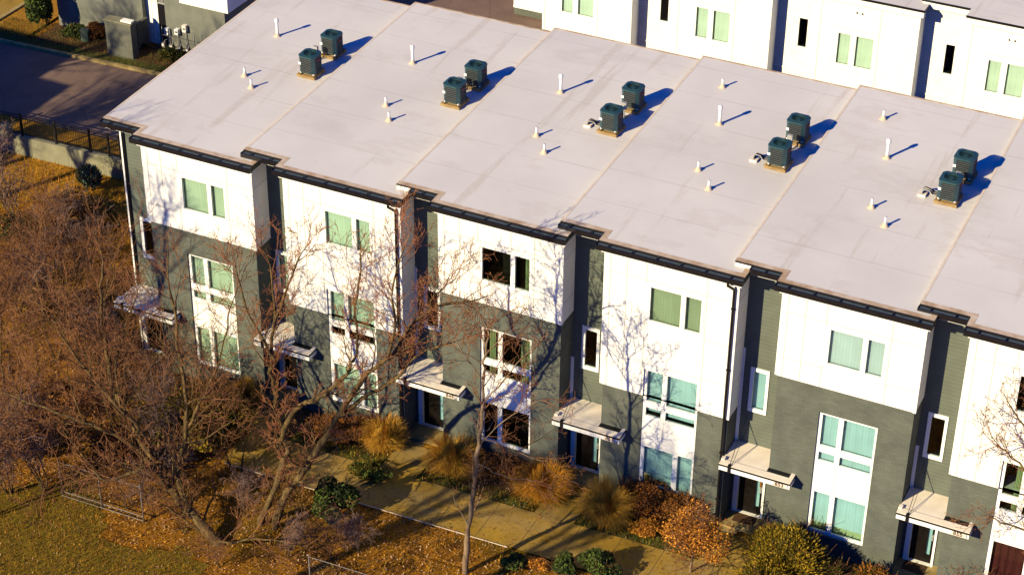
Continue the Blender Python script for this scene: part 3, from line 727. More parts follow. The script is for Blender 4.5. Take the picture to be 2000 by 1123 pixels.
# ------------------------------------------------------------------ grey block at the upper left
GY = 24.3
def grey_block():
    t = empty('grey_apartment_block', (-17.6, GY, -.6), 0, 'grey masonry apartment block with white overhang and pale double door, upper left', 'building')
    dr = (-.10, 1.28, -.1, 3.9)
    b = MB(); b.ring_wall(-5.5, 4.86, -.6, 3.15, 0, [(-.1, 1.28, .02, 3.15)], 0, .5)
    b.face([(4.86, 0, -.6), (4.86, 8, -.6), (4.86, 8, 3.15), (4.86, 0, 3.15)]); b.face([(-5.5, 0, -.6), (-5.5, 0, 3.15), (-5.5, 8, 3.15), (-5.5, 8, -.6)])
    b.ring_wall(-5.5, 2.6, 3.15, 9.0, 0, [], 0)
    b.face([(-5.5, 0, 3.15), (-5.5, 0, 9), (-5.5, 8, 9), (-5.5, 8, 3.15)]); b.build('masonry_wall', GREYW, t)
    b = MB(); b.box(2.6, 5.45, -.55, 6, 3.16, 8.9); b.build('white_overhang', WSIDE, t)
    b = MB(); b.box(-5.7, 5.6, -.7, 8.2, 9.0, 9.25); b.build('roof', ROOF, t)
    d = MB(); d.box(-.1, .60, .33, .40, .02, 3.15); d.box(.245, .262, .322, .33, .02, 3.1, 1); d.box(-.1, .6, .315, .33, 2.42, 2.47, 1); d.build('door', [TRIM, JOINT], t)
    g = MB(); g.box(.62, 1.27, .36, .40, .02, 2.35, 0); g.box(.62, 1.27, .33, .36, 2.35, 2.43, 1); g.box(.92, .955, .33, .36, 2.43, 3.14, 1); g.box(.60, .62, .32, .4, .02, 3.14, 1); g.box(.62, 1.27, .37, .39, 2.43, 3.14, 2)
    g.build('window', [BLACK, STEEL, GREYW], t)
    return t
grey_block()
t = empty('masonry_pier', (-17.85, 22.3, -.55), 0, 'grey block pier standing before the pale double door', 'pier')
b = MB(); b.box(-.76, .80, 0, .50, -.2, 2.02); b.build('shaft', BLOCK, t)
b = MB(); b.box(-.80, .84, -.03, .53, 2.021, 2.07); b.build('cap', RETW, t)
b = MB(); b.box(.15, .78, .10, .42, 2.071, 2.15); b.build('coping_light', TRIM, t)
t = empty('garden_wall', (-17.55, 23.35, -.55), 0, 'low dark wall beside the pale double door', 'wall')
b = MB(); b.box(0, .14, 0, .90, -.2, 1.55); b.build('shaft', BLOCK, t); b = MB(); b.box(-.02, .16, -.02, .91, 1.551, 1.59); b.build('cap', BLOCK, t)
for k, (u, v, hh, lab) in enumerate(((325, 62, .46, 'shaded pale electric meter box, left one on the grey wall'), (345, 63, .42, 'pale electric meter box, middle one on the grey wall'), (348 + 12, 57, .5, 'tan electric meter box, rightmost and highest on the grey wall'))):
    p = at_y(u, v, GY - .16)
    t = empty('electric_meter', (p[0], p[1], p[2]), 0, lab, 'electric meter', 'electric meter boxes on the grey wall')
    b = MB(); b.box(-.11, .11, -.06, .155, -hh * .36, hh * .36); b.build('case', (TRIM, TRIM, CANOPY)[k], t)
    b = MB(); b.smooth = True; b.tube([(0, -.061, .03), (0, -.10, .03)], .06, 12); b.build('dial', STEEL, t)
    b = MB(); b.tube([(0, .08, -hh * .36 - .001), (.02, .08, -hh / 2 - .5), (.1, .1, -1.2)], .025, 6); b.build('conduit', STEEL, t)
t = empty('meter_rack', (-15.7, 23.9, -.48), 0, 'low pipe rack carrying the gas meters by the grey wall', 'rack')
b = MB()
b.tube([(-.9, 0, -.05), (-.9, 0, .95), (2.2, 0, .95), (2.2, 0, -.05)], .018, 6); b.tube([(-.9, .1, .35), (2.2, .1, .35)], .022, 6); b.build('pipe_frame', FSTEEL, t)
for k in range(5):
    t = empty('gas_meter', (-16.25 + k * .48, 23.86, -.18), 0, 'small grey gas meter on the pipe rack by the grey wall', 'gas meter', 'gas meters on the pipe rack')
    b = MB(); b.box(-.10, .10, -.08, .08, 0, .26); b.build('case', FSTEEL, t)
    b = MB(); b.tube([(-.06, 0, .261), (-.06, 0, .45), (-.06, .04, 1.12)], .016, 6); b.tube([(.06, 0, .261), (.06, 0, .36), (.14, .1, .40)], .016, 6); b.build('pipe', STEEL, t)
    b = MB(); b.tube([(0, -.081, .15), (0, -.10, .15)], .06, 10); b.build('dial', TRIM, t)
t = empty('utility_pedestal', tuple(at_ground(168, 84) + np.array([0, 0, .06])), .25, 'pale green utility pedestal in the mulch bed', 'utility box')
b = MB(); b.box(-.20, .20, -.13, .13, -.1, .62); b.build('body', LT2, t); b = MB(); b.prism([(-.22, -.15), (.22, -.15), (.22, .15), (-.22, .15)], .621, .70); b.build('lid', LT2, t)

# neighbouring row outside the frame: its corner shades the driveway
t = empty('townhouse', (-30, -2, -.9), 0, 'white townhouse beyond the left edge that shades the driveway', 'townhouse')
b = MB(); b.box(-18, -.05, -8, 5.0, -1, 10.3); b.build('wall', WHITE, t); b = MB(); b.box(-.05, 1.95, -8, 1.25, -1, 10.3); b.build('brick_wall', BRICK, t); b = MB(); b.box(-18.3, .0, -8.2, 5.1, 10.301, 10.5); b.box(.001, 2.05, -8.2, 1.35, 10.301, 10.5); b.build('roof', ROOF, t)

# ------------------------------------------------------------------ fences
t = empty('retaining_wall', (-14, 13.3, -.5), 0, 'pale concrete retaining wall below the black iron fence', 'wall')
b = MB(); xs = rr(-13, 12.2, 2.1)
for i in range(len(xs) - 1): b.prism([(xs[i], -.12), (xs[i + 1] - .012, -.12), (xs[i + 1] - .012, .12), (xs[i], .12)], lambda x, y: -1.6, lambda x, y: .03 * x + .22)
b.build('wall_face', RETW, t)
t = empty('iron_fence', (-14, 13.30, -.28), 0, 'black iron picket fence on the retaining wall beside the driveway', 'fence')
px_ = [-9, -7.1, -5.05, -3.05, -1.1, .85, 1.9, 2.55]
for x in px_:
    b = MB(); b.box(x - .045, x + .045, -.045, .045, .03 * x, .03 * x + 1.16); b.box(x - .055, x + .055, -.055, .055, .03 * x + 1.161, .03 * x + 1.2); b.build('post', IRON, t)
b = MB()
for z in (.10, .92, 1.06): b.prism([(-9, -.02), (2.7, -.02), (2.7, .02), (-9, .02)], lambda x, y: .03 * x + z, lambda x, y: .03 * x + z + .035)
b.build('rail', IRON, t)
b = MB()
for x in np.arange(-8.95, 2.6, .105): b.box(x - .007, x + .007, -.009, .009, .03 * x + .04, .03 * x + 1.12)
b.build('pickets', IRON, t)

p = at_y(10, 250, 13.0); t = empty('blob', tuple(p), 0, 'pale grey boulder beside the iron fence at the left edge', 'blob')  # rounded stand-in for a pale curved object of unknown kind
b = MB(); b.smooth = True; b.lathe([(.30, -.35), (.36, -.1), (.30, .12), (.17, .24), (.02, .28)], 9); b.build('blob_body', RETW, t)
# pale edging rail along the front walk
t = empty('edging_rail', (5.4, -4.22, .16), 0, 'thin pale metal rail along the near edge of the front walk', 'rail')
b = MB(); b.prism([(0, -.014), (11.4, -.014), (11.4, .014), (0, .014)], lambda x, y: .03 * x + .05, lambda x, y: .03 * x + .075); b.build('bar', BOOT, t)
b = MB()
for x in np.arange(.2, 11.4, 1.85): b.box(x - .02, x + .02, .021, .05, .03 * x - .15, .03 * x + .07)
b.build('stakes', STEEL, t)

def chain_fence(p0, p1, h, lab, posts, double=True, cap=True):
    p0, p1 = np.array(p0, float), np.array(p1, float); d = p1 - p0; L_ = np.linalg.norm(d); rz = math.atan2(d[1], d[0])
    t = empty('chain_link_fence', tuple(p0), rz, lab, 'fence', 'chain link fences in the yard'); sl_ = d[2] / L_
    for x in posts:
        b = MB(); x *= L_; b.tube([(x, 0, sl_ * x - .1), (x, 0, sl_ * x + h + .03)], .022, 8); b.lathe([(.035, sl_ * x + h + .03), (.03, sl_ * x + h + .06), (.01, sl_ * x + h + .075)], 8, (x, 0)); b.smooth = True; b.build('post', FSTEEL, t)
    b = MB(); b.tube([(0, -.035, h), (L_, -.035, sl_ * L_ + h)], .012, 8); b.tube([(0, -.035, .06), (L_, -.035, sl_ * L_ + .06)], .014, 8)
    if double: b.tube([(0, .05, .17), (L_, .05, sl_ * L_ + .17)], .016, 8)
    b.build('rail', FSTEEL, t)
    b = MB(); s = .25
    for x in np.arange(-h, L_, s):
        a, e = max(0, x), min(L_, x + h)
        if e > a:
            b.tube([(a, 0, .06 + (a - x) * .95 + sl_ * a), (e, 0, .06 + (e - x) * .95 + sl_ * e)], .0022, 3, 0, False)
            b.tube([(a, .006, .06 + (x + h - a) * .95 + sl_ * a), (e, .006, .06 + (x + h - e) * .95 + sl_ * e)], .0022, 3, 0, False)
    b.build('wire_mesh', FSTEEL, t)
A0 = at_ground(125, 966); A1 = at_ground(278, 1021)
chain_fence((A0[0], -8.2, A0[2]), (A1[0], -8.2, A1[2]), 1.55, 'short chain link fence panel at the edge of the dry lawn', (0, .49, 1.0))
B0 = at_y(603, 1085, -9.3); B1 = at_y(700, 1121, -9.3)
chain_fence((B0[0], -9.3, ground_z(B0[0], -9.3)), (B1[0] + 4, -9.3, ground_z(B1[0] + 4, -9.3)), B0[2] - ground_z(B0[0], -9.3), 'chain link fence end below the forked tree at the bottom edge', (0, .5, 1.0), False)

# ------------------------------------------------------------------ vegetation
class Bulk:
    """many thin tapering branches gathered into one mesh with numpy"""
    def __init__(s): s.V = []; s.F = []; s.Mi = []; s.n = 0
    def tube(s, pts, rad, n=3, m=0):
        k = len(pts); t = np.gradient(pts, axis=0); t /= np.linalg.norm(t, axis=1)[:, None] + 1e-9
        ref = np.array([.43, .31, .85]); a = np.cross(t, ref); a /= np.linalg.norm(a, axis=1)[:, None] + 1e-9; c = np.cross(t, a)
        ang = np.arange(n) * 2 * math.pi / n
        V = pts[:, None, :] + rad[:, None, None] * (a[:, None, :] * np.cos(ang)[None, :, None] + c[:, None, :] * np.sin(ang)[None, :, None])
        i = np.arange(k - 1)[:, None] * n; j = np.arange(n)[None, :]; q = (j + 1) % n
        F = np.stack([i + j, i + q, i + n + q, i + n + j], -1).reshape(-1, 4) + s.n
        s.V.append(V.reshape(-1, 3)); s.F.append(F); s.Mi.append(np.full(len(F), m, np.int32)); s.n += k * n
    def quads(s, P, m):            # P: (N,4,3)
        N_ = len(P); F = np.arange(N_ * 4).reshape(N_, 4) + s.n
        s.V.append(P.reshape(-1, 3)); s.F.append(F); s.Mi.append(np.asarray(m, np.int32) if not np.isscalar(m) else np.full(N_, m, np.int32)); s.n += N_ * 4
    def build(s, name, mats, parent=None, loc=(0, 0, 0), smooth=False):
        me = bpy.data.meshes.new(name)
        if s.n == 0: V = np.zeros((0, 3)); F = np.zeros((0, 4), int); Mi = np.zeros(0, np.int32)
        else: V = np.concatenate(s.V) - np.array(loc); F = np.concatenate(s.F); Mi = np.concatenate(s.Mi)
        me.vertices.add(len(V)); me.vertices.foreach_set('co', V.astype(np.float32).ravel())
        me.loops.add(len(F) * 4); me.loops.foreach_set('vertex_index', F.astype(np.int32).ravel())
        me.polygons.add(len(F)); me.polygons.foreach_set('loop_start', np.arange(0, len(F) * 4, 4, dtype=np.int32)); me.polygons.foreach_set('loop_total', np.full(len(F), 4, np.int32))
        for x in mats: me.materials.append(x)
        me.polygons.foreach_set('material_index', Mi)
        me.update(calc_edges=True)
        if smooth: me.polygons.foreach_set('use_smooth', np.ones(len(F), dtype=bool))
        o = bpy.data.objects.new(name, me); COL.objects.link(o); o.parent = parent
        return o

def unit(v): return v / (np.linalg.norm(v) + 1e-9)
def rand_dir(rg): return unit(rg.normal(size=3))
def grow(bk, rg, p, d, L, r, lvl, up=.12, wig=.22, buds=None, maxl=3, nch=(7, 6, 5), spread=(.6, 1.05)):
    n = 6 if lvl == 0 else (5 if lvl == 1 else 4)
    pts = [np.array(p, float)]; d = unit(np.array(d, float)); st = L / (n - 1)
    for i in range(n - 1):
        d = unit(d + rg.normal(size=3) * wig + np.array([0, 0, up])); pts.append(pts[-1] + d * st)
    pts = np.array(pts); rad = np.linspace(r, max(r * .35, .0060), n)
    bk.tube(pts, rad, 6 if r > .05 else (4 if r > .015 else 3), 0 if r > .022 else 1)
    if lvl < maxl:
        k = nch[min(lvl, len(nch) - 1)]
        for j in range(k):
            tt = .22 + .78 * (j + rg.random()) / k; x = tt * (n - 1); i = min(n - 2, int(x)); f = x - i
            q = pts[i] * (1 - f) + pts[i + 1] * f; ax = unit(pts[i + 1] - pts[i]); side = unit(np.cross(ax, rand_dir(rg)))
            an = rg.uniform(*spread); nd = ax * math.cos(an) + side * math.sin(an)
            grow(bk, rg, q, nd, L * rg.uniform(.38, .62) * (1.1 - .45 * tt), max(rad[i] * .55, .0075), lvl + 1, up, wig, buds, maxl, nch, spread)
    elif buds is not None:
        for x in pts[1:]:
            if rg.random() < .5: buds.append(x)
def add_buds(bk, buds, rg, size=.028):
    if not buds: return
    B = np.array(buds); N_ = len(B); a = rg.normal(size=(N_, 3)); a /= np.linalg.norm(a, axis=1)[:, None]; c = np.cross(a, rg.normal(size=(N_, 3))); c /= np.linalg.norm(c, axis=1)[:, None]
    s = size * rg.uniform(.5, 1.1, (N_, 1))
    bk.quads(np.stack([B - a * s, B + c * s * .6, B + a * s, B - c * s * .6], 1), np.where(rg.random(N_) < .7, 2, 3))

def spline(P, per=4):
    P = np.array(P, float); out = []
    for i in range(len(P) - 1):
        p0 = P[max(0, i - 1)]; p1 = P[i]; p2 = P[i + 1]; p3 = P[min(len(P) - 1, i + 2)]
        for k in range(per):
            t = k / per; out.append(.5 * ((2 * p1) + (-p0 + p2) * t + (2 * p0 - 5 * p1 + 4 * p2 - p3) * t * t + (-p0 + 3 * p1 - 3 * p2 + p3) * t ** 3))
    out.append(P[-1]); return np.array(out)
def limb_tree(name, label, limbs, base, seed, mats=(BARK, TWIG), side=(1.9, 3), density=1.6, budm=True, group=None, nch=(7, 6, 5), bud=.017):
    """limbs: lists of (u, v, y) followed by start and end radius: forked limbs of a real tree, each point at its own depth"""
    rg = np.random.default_rng(seed)
    t = empty(name, tuple(base), 0, label, 'tree', group)
    tk = Bulk(); cr = Bulk(); buds = []
    for pts, r0, r1 in limbs:
        W = spline([at_y(u, v, y) for u, v, y in pts], 4)
        W[1:-1] += rg.normal(size=(len(W) - 2, 3)) * .025
        rad = np.linspace(r0, r1, len(W)) * (1 + .12 * rg.normal(size=len(W))); rad[0] = r0
        tk.tube(W, np.abs(rad), 9, 0)
        seg = np.linalg.norm(np.diff(W, axis=0), axis=1); L_ = seg.sum(); k = int(L_ * density) + 2
        for j in range(k):
            x = (.15 + .85 * (j + rg.random()) / k) * (len(W) - 1); i = min(len(W) - 2, int(x)); q = W[i] + (W[i + 1] - W[i]) * (x - i)
            ax = unit(W[i + 1] - W[i]); sd = unit(np.cross(ax, rand_dir(rg))); an = rg.uniform(.5, 1.1); fr = x / (len(W) - 1)
            ln = side[0] * rg.uniform(.55, 1.15) * (.65 + .5 * fr)
            grow(cr, rg, q, ax * math.cos(an) + sd * math.sin(an), ln, max(.016, min(.05, rad[i] * .4)), 1, .10, .2, buds, 3, nch)
        grow(cr, rg, W[-1], W[-1] - W[-2], side[0] * .7, r1, 1, .1, .18, buds, 3, nch)
    if budm: add_buds(cr, buds, rg, bud)
    tk.build('trunk', [mats[0]], t, tuple(base), True); cr.build('crown', [mats[0], mats[1], BUDR, BUDY], t, tuple(base))
    return t
# leaning tree by the chain link panel
b1 = at_ground(428, 1062); y1 = b1[1]
limb_tree('bare_tree', 'leaning bare tree with many forks behind the chain link panel', [
    ([(430, 1066, y1), (398, 1030, y1 + .1), (362, 988, y1 + .3), (336, 956, y1 + .5)], .20, .15),
    ([(338, 960, y1 + .5), (292, 885, y1 + .9), (246, 806, y1 + 1.1), (222, 760, y1 + 1.3), (208, 690, y1 + 1.5), (198, 600, y1 + 1.6), (200, 530, y1 + 1.8)], .13, .04),
    ([(300, 895, y1 + .8), (275, 838, y1 + .5), (212, 772, y1 + .2), (160, 712, y1), (110, 640, y1 - .1)], .09, .03),
    ([(236, 792, y1 + 1.1), (226, 724, y1 + 1.5), (240, 660, y1 + 1.9), (262, 590, y1 + 2.2)], .07, .025),
    ([(362, 988, y1 + .3), (348, 925, y1 + .7), (364, 838, y1 + 1.2), (358, 740, y1 + 1.6), (346, 660, y1 + 1.9), (330, 560, y1 + 2.1)], .12, .035),
    ([(330, 955, y1 + .5), (300, 912, y1 - .3), (262, 920, y1 - .9), (205, 936, y1 - 1.3), (170, 900, y1 - 1.5)], .10, .03),
    ([(310, 918, y1 + .6), (262, 872, y1 + .1), (200, 838, y1 - .4), (110, 806, y1 - .7), (10, 768, y1 - .9)], .09, .035),
    ([(364, 838, y1 + 1.2), (400, 770, y1 + 1.6), (432, 690, y1 + 2.1), (450, 600, y1 + 2.5)], .06, .02),
    ([(420, 1055, y1), (450, 1060, y1 - .2), (500, 1052, y1 - .3), (560, 1058, y1 - .2)], .05, .02),
], b1, 11, density=2.4, side=(2.6, 3), nch=(7, 6, 5))
b2 = at_ground(520, 1024); y2 = b2[1]
limb_tree('bare_tree', 'forked bare tree with two tall stems before the second townhouse', [
    ([(505, 1034, y2 - .1), (522, 986, y2), (545, 936, y2 + .2), (560, 880, y2 + .5), (552, 843, y2 + .7), (538, 774, y2 + 1.0), (530, 724, y2 + 1.2), (532, 662, y2 + 1.4), (536, 587, y2 + 1.7), (526, 510, y2 + 1.9)], .135, .03),
    ([(537, 1036, y2), (543, 1004, y2), (562, 962, y2 + .1), (588, 928, y2 + .2), (611, 892, y2 + .3), (640, 847, y2 + .4), (676, 790, y2 + .5), (712, 737, y2 + .6), (752, 702, y2 + .8), (780, 675, y2 + 1), (802, 637, y2 + 1.2), (833, 612, y2 + 1.4), (866, 594, y2 + 1.6), (922, 588, y2 + 1.9)], .15, .03),
    ([(548, 862, y2 + .6), (575, 800, y2 + .4), (625, 776, y2 + .3), (662, 745, y2 + .3), (686, 716, y2 + .4), (697, 672, y2 + .6), (694, 600, y2 + .9), (705, 520, y2 + 1.2)], .10, .03),
    ([(660, 815, y2 + .5), (725, 768, y2 + .9), (776, 736, y2 + 1.3), (820, 690, y2 + 1.6), (880, 670, y2 + 1.9)], .08, .025),
    ([(756, 700, y2 + .8), (772, 640, y2 + .6), (766, 560, y2 + .6), (790, 480, y2 + .9)], .06, .018),
    ([(833, 612, y2 + 1.4), (852, 575, y2 + 1.6), (890, 545, y2 + 2.0)], .04, .014),
    ([(533, 640, y2 + 1.4), (560, 560, y2 + 1.7), (600, 480, y2 + 2.0)], .05, .016),
    ([(535, 700, y2 + 1.2), (490, 620, y2 + 1.2), (460, 520, y2 + 1.4)], .06, .018),
], b2, 23, (BARK, TWIGR), density=2.9, side=(1.6, 3), nch=(6, 6, 5), bud=.019)
b3 = at_ground(909, 1117); y3 = b3[1]
limb_tree('slender_tree', 'slender pale barked young tree rising beside the front walk', [
    ([(909, 1119, y3), (912, 1060, y3), (920, 1000, y3 + .05), (929, 930, y3 + .1), (938, 850, y3 + .2), (944, 787, y3 + .3), (943, 720, y3 + .4), (952, 670, y3 + .6), (955, 640, y3 + .7)], .105, .02),
    ([(944, 787, y3 + .3), (985, 740, y3 + .6), (1030, 690, y3 + .9)], .03, .012), ([(940, 850, y3 + .2), (1000, 880, y3 + .5), (1060, 900, y3 + .4)], .03, .01), ([(942, 740, y3 + .3), (905, 690, y3 + .2), (880, 640, y3 + .3)], .025, .01), ([(938, 870, y3 + .2), (985, 820, y3 + .4), (1060, 780, y3 + .8)], .025, .01), ([(932, 905, y3 + .1), (980, 930, y3 - .1), (1040, 940, y3 - .2)], .02, .009), ([(950, 690, y3 + .5), (985, 655, y3 + .8)], .02, .009),
], b3, 31, (PALEB, TWIG), (1.6, 3), 1.8, True, None, (5, 5, 4))
b4 = at_y(2078, 1190, -1.6); b4[2] = ground_z(b4[0], b4[1]); y4 = -.9
limb_tree('bare_tree', 'bare tree reaching in from the right edge before number 855', [
    ([(2078, 1190, y4 - .7), (2072, 1130, y4 - .8), (2055, 1020, y4 - .7), (2045, 930, y4 - .5), (2020, 860, y4 - .3), (1985, 810, y4 - .1)], .12, .025),
    ([(2050, 960, y4 - .6), (1990, 905, y4 - .6), (1950, 870, y4 - .4)], .05, .016), ([(2060, 1050, y4 - .7), (1990, 1030, y4 - .7), (1930, 1010, y4 - .5)], .05, .014),
], b4, 37, (BARK, TWIG), (1.3, 3), 3.2, True, None, (6, 6, 4))

def sapling(seed, h, stems, mats):
    rg = np.random.default_rng(seed); t = empty('bare_sapling'); tk = Bulk(); cr = Bulk()
    for k in range(stems):
        a = rg.uniform(0, 6.28); d = np.array([math.cos(a) * .35, math.sin(a) * .35, 1]); p = np.array([math.cos(a) * .1, math.sin(a) * .1, -.08])
        n = 7; pts = [p]; dd = unit(d); L_ = h * rg.uniform(.75, 1.05)
        for i in range(n - 1): dd = unit(dd + rg.normal(size=3) * .14 + np.array([0, 0, .10])); pts.append(pts[-1] + dd * L_ / (n - 1))
        pts = np.array(pts); rad = np.linspace(.045, .010, n) * h / 5; tk.tube(pts, rad, 6, 0)
        for j in range(int(15 * h / 5)):
            x = (.18 + .8 * rg.random()) * (n - 1); i = int(x); q = pts[i] + (pts[i + 1] - pts[i]) * (x - i); ax = unit(pts[i + 1] - pts[i]); sd = unit(np.cross(ax, rand_dir(rg))); an = rg.uniform(.5, 1.2)
            grow(cr, rg, q, ax * math.cos(an) + sd * math.sin(an), h * rg.uniform(.22, .38), .016, 1, .08, .24, None, 3, (6, 6, 5))
    tk.build('trunk', [mats[0]], t, smooth=True); cr.build('crown', [mats[0], mats[1]], t)
    return t
sap = [sapling(101, 4.6, 3, (BARK, TWIG)), sapling(102, 5.4, 2, (BARK, TWIG)), sapling(103, 3.8, 4, (BARK, TWIGP))]
used = [False] * 3
def put_sapling(u, v, k, s, label, group):
    p = at_ground(u, v); p[2] = ground_z(p[0], p[1])
    o = copy_tree(sap[k]) if used[k] else sap[k]; used[k] = True
    o.location = p; o.rotation_euler = (0, 0, random.uniform(0, 6.28)); o.scale = (s, s, s * random.uniform(.9, 1.1)); tag(o, label, 'sapling', group)
TH = 'saplings of the thicket left of the row'
for (u, v, k, s) in ((20, 640, 0, 1.1), (110, 700, 1, 1), (190, 650, 0, .9), (60, 800, 1, 1.1), (150, 860, 0, 1), (250, 740, 2, 1), (-20, 900, 0, 1.2), (90, 960, 2, 1.0), (230, 830, 1, .8), (300, 800, 0, .75), (160, 560, 2, .9), (60, 520, 1, .9), (-60, 700, 1, 1.2), (350, 900, 2, .9), (-40, 560, 0, 1.1), (-30, 1010, 1, 1), (130, 620, 0, 1), (180, 780, 1, .9), (20, 960, 2, 1.1), (-10, 820, 1, 1.1), (60, 610, 2, 1.1)):
    put_sapling(u, v, k, s, 'bare reddish brown sapling tangled in the thicket left of the houses', TH)
for (u, v, k, s, lab) in ((35, 420, 2, 1.15, 'mauve grey twiggy sapling before the retaining wall at the left edge'), (110, 430, 2, .8, 'small mauve twiggy sapling below the middle of the retaining wall'), (700, 1075, 2, .55, 'low bare sapling arching over the dark shrub by the walk'), (470, 940, 1, .8, 'upright bare sapling between the leaning tree and the forked tree')):
    put_sapling(u, v, k, s, lab, None)
for (u, v, k, s) in ((300, 1010, 2, .55), (360, 1040, 0, .45), (480, 1010, 2, .5), (590, 1010, 0, .45), (250, 990, 0, .5), (560, 1085, 2, .5), (430, 1105, 0, .42), (650, 1090, 0, .42), (330, 960, 2, .7)):
    put_sapling(u, v, k, s, 'low bare brush sprouting around the feet of the two big bare trees', 'brush around the big bare trees')
# tall trees outside the frame: the photo shows only their shade on the white walls, the walk and the driveway
def tall_tree(seed, h):
    rg = np.random.default_rng(seed); t = empty('tall_bare_tree'); tk = Bulk(); cr = Bulk()
    pts = np.array([(0, 0, -.2), (.1, .05, h * .22), (-.05, .1, h * .45), (.1, 0, h * .66)]); tk.tube(spline(pts, 3), np.linspace(.26, .20, 10), 9, 0)
    for k in range(6):
        a = k * 1.05 + rg.uniform(-.3, .3); q = np.array([.05, .05, h * rg.uniform(.58, .66)])
        grow(cr, rg, q, (math.cos(a) * .42, math.sin(a) * .42, 1), h * rg.uniform(.25, .35), rg.uniform(.09, .14), 0, .08, .14, None, 3, (8, 7, 5), (.4, .95))
    tk.build('trunk', [BARK], t, smooth=True); cr.build('crown', [BARK, TWIG], t)
    return t
tall = [tall_tree(201, 23.0), tall_tree(207, 21.0)]
for k, (x, y, v, s_, lab) in enumerate(((6.9, -26.0, 0, .77, 'tall bare tree outside the frame that shades the white wall of number 851'), (2.4, -26.0, 1, .80, 'tall bare tree outside the frame that shades the brick of number 849'),
        (-7.6, -15.0, 0, .76, 'tall bare tree outside the frame that shades the leftmost townhouse'), (-26.5, -4.0, 0, .62, 'tall bare tree outside the left edge that streaks the driveway'),
        (-30.0, 1.5, 1, .72, 'tall bare tree outside the left edge that streaks the grey block'), (-23.5, -6.5, 1, .74, 'tall bare tree outside the left edge, nearest the driveway'), (-27.5, -8.5, 0, .80, 'tall bare tree outside the left edge, rear one of the driveway trees'), (-25.0, -1.5, 1, .70, 'tall bare tree outside the left edge, between the driveway trees'))):
    o = tall[v] if k < 2 else copy_tree(tall[v])
    o.location = (x, y, ground_z(x, y)); o.rotation_euler = (0, 0, k * 1.3); o.scale = (s_ * 1.12, s_ * 1.12, s_); tag(o, lab, 'tree', 'tall trees outside the frame')

def unit_rows(a): return a / (np.linalg.norm(a, axis=1)[:, None] + 1e-9)
def leaf_cloud(bk, rg, c, rad, n, size, mats_n=2, lump=5, up=0.0, stretch=1.6):
    c = np.array(c, float); rad = np.array(rad, float)
    L_ = rg.normal(size=(lump * 3, 3)); L_ /= np.linalg.norm(L_, axis=1)[:, None]; L_[:, 2] = np.abs(L_[:, 2]) * .9 - .15
    Lc = L_ * rg.uniform(.35, .72, (lump * 3, 1)); Lr = rg.uniform(.30, .5, lump * 3)
    k = rg.integers(0, lump * 3, n); d = rg.normal(size=(n, 3)); d /= np.linalg.norm(d, axis=1)[:, None]
    P = Lc[k] + d * (Lr[k] * rg.uniform(.55, 1.0, n) ** .5)[:, None]
    tone = (rg.random(lump * 3)[k] + .35 * rg.normal(size=n)) > .5
    P = c + P * rad; P[:, 2] = np.maximum(P[:, 2], c[2] - rad[2] * .92)
    a = rg.normal(size=(n, 3)) + d * .6 + np.array([0, 0, up]); a /= np.linalg.norm(a, axis=1)[:, None]
    b = np.cross(a, rg.normal(size=(n, 3))); b /= np.linalg.norm(b, axis=1)[:, None]
    s = size * rg.uniform(.6, 1.25, (n, 1))
    bk.quads(np.stack([P - a * s * stretch * .5, P + b * s * .5, P + a * s * stretch * .5, P - b * s * .5], 1), tone.astype(np.int32))
def shrub(name, lab, u, v, rad, n, size, mats, seed, stems=True, up=.0, group=None, stretch=1.6, lump=5, cat='shrub', lift=.75, spikes=0):
    rg = np.random.default_rng(seed); p = at_ground(u, v); p[2] = ground_z(*p[:2]); t = empty(name, tuple(p), 0, lab, cat, group)
    bk = Bulk(); leaf_cloud(bk, rg, (0, 0, rad[2] * lift), rad, n, size, 2, lump, up, stretch)
    if spikes:
        d = rg.normal(size=(spikes, 3)); d[:, 2] = np.abs(d[:, 2]) + .35; d /= np.linalg.norm(d, axis=1)[:, None]; b0 = d * np.array(rad) * .45 + np.array([0, 0, rad[2] * .3]); tip = d * np.array(rad) * rg.uniform(.85, 1.22, (spikes, 1)) + np.array([0, 0, rad[2] * .45]) + rg.normal(size=(spikes, 3)) * .06
        sd = np.cross(d, rg.normal(size=(spikes, 3))); sd /= np.linalg.norm(sd, axis=1)[:, None]
        for q in (.75, .85, .95, 1.0):
            c_ = b0 + (tip - b0) * q; l_ = unit_rows(tip - b0) * .09; s2 = sd * (.016 if q < 1 else .008)
            bk.quads(np.stack([c_ - l_, c_ + s2, c_ + l_ * .9, c_ - s2], 1), (rg.random(spikes) < .5).astype(np.int32))
            sd = np.cross(d, sd)
    bk.build('foliage', list(mats), t)
    if stems:
        st = Bulk()
        for k in range(9):
            a = rg.uniform(0, 6.28); grow(st, rg, (0, 0, -.05), (math.cos(a) * .7, math.sin(a) * .7, 1), rad[2] * 1.5, .016, 2, .05, .15, None, 3, (5, 5, 5))
        st.build('stems', [BARK, TWIG], t)
    return t
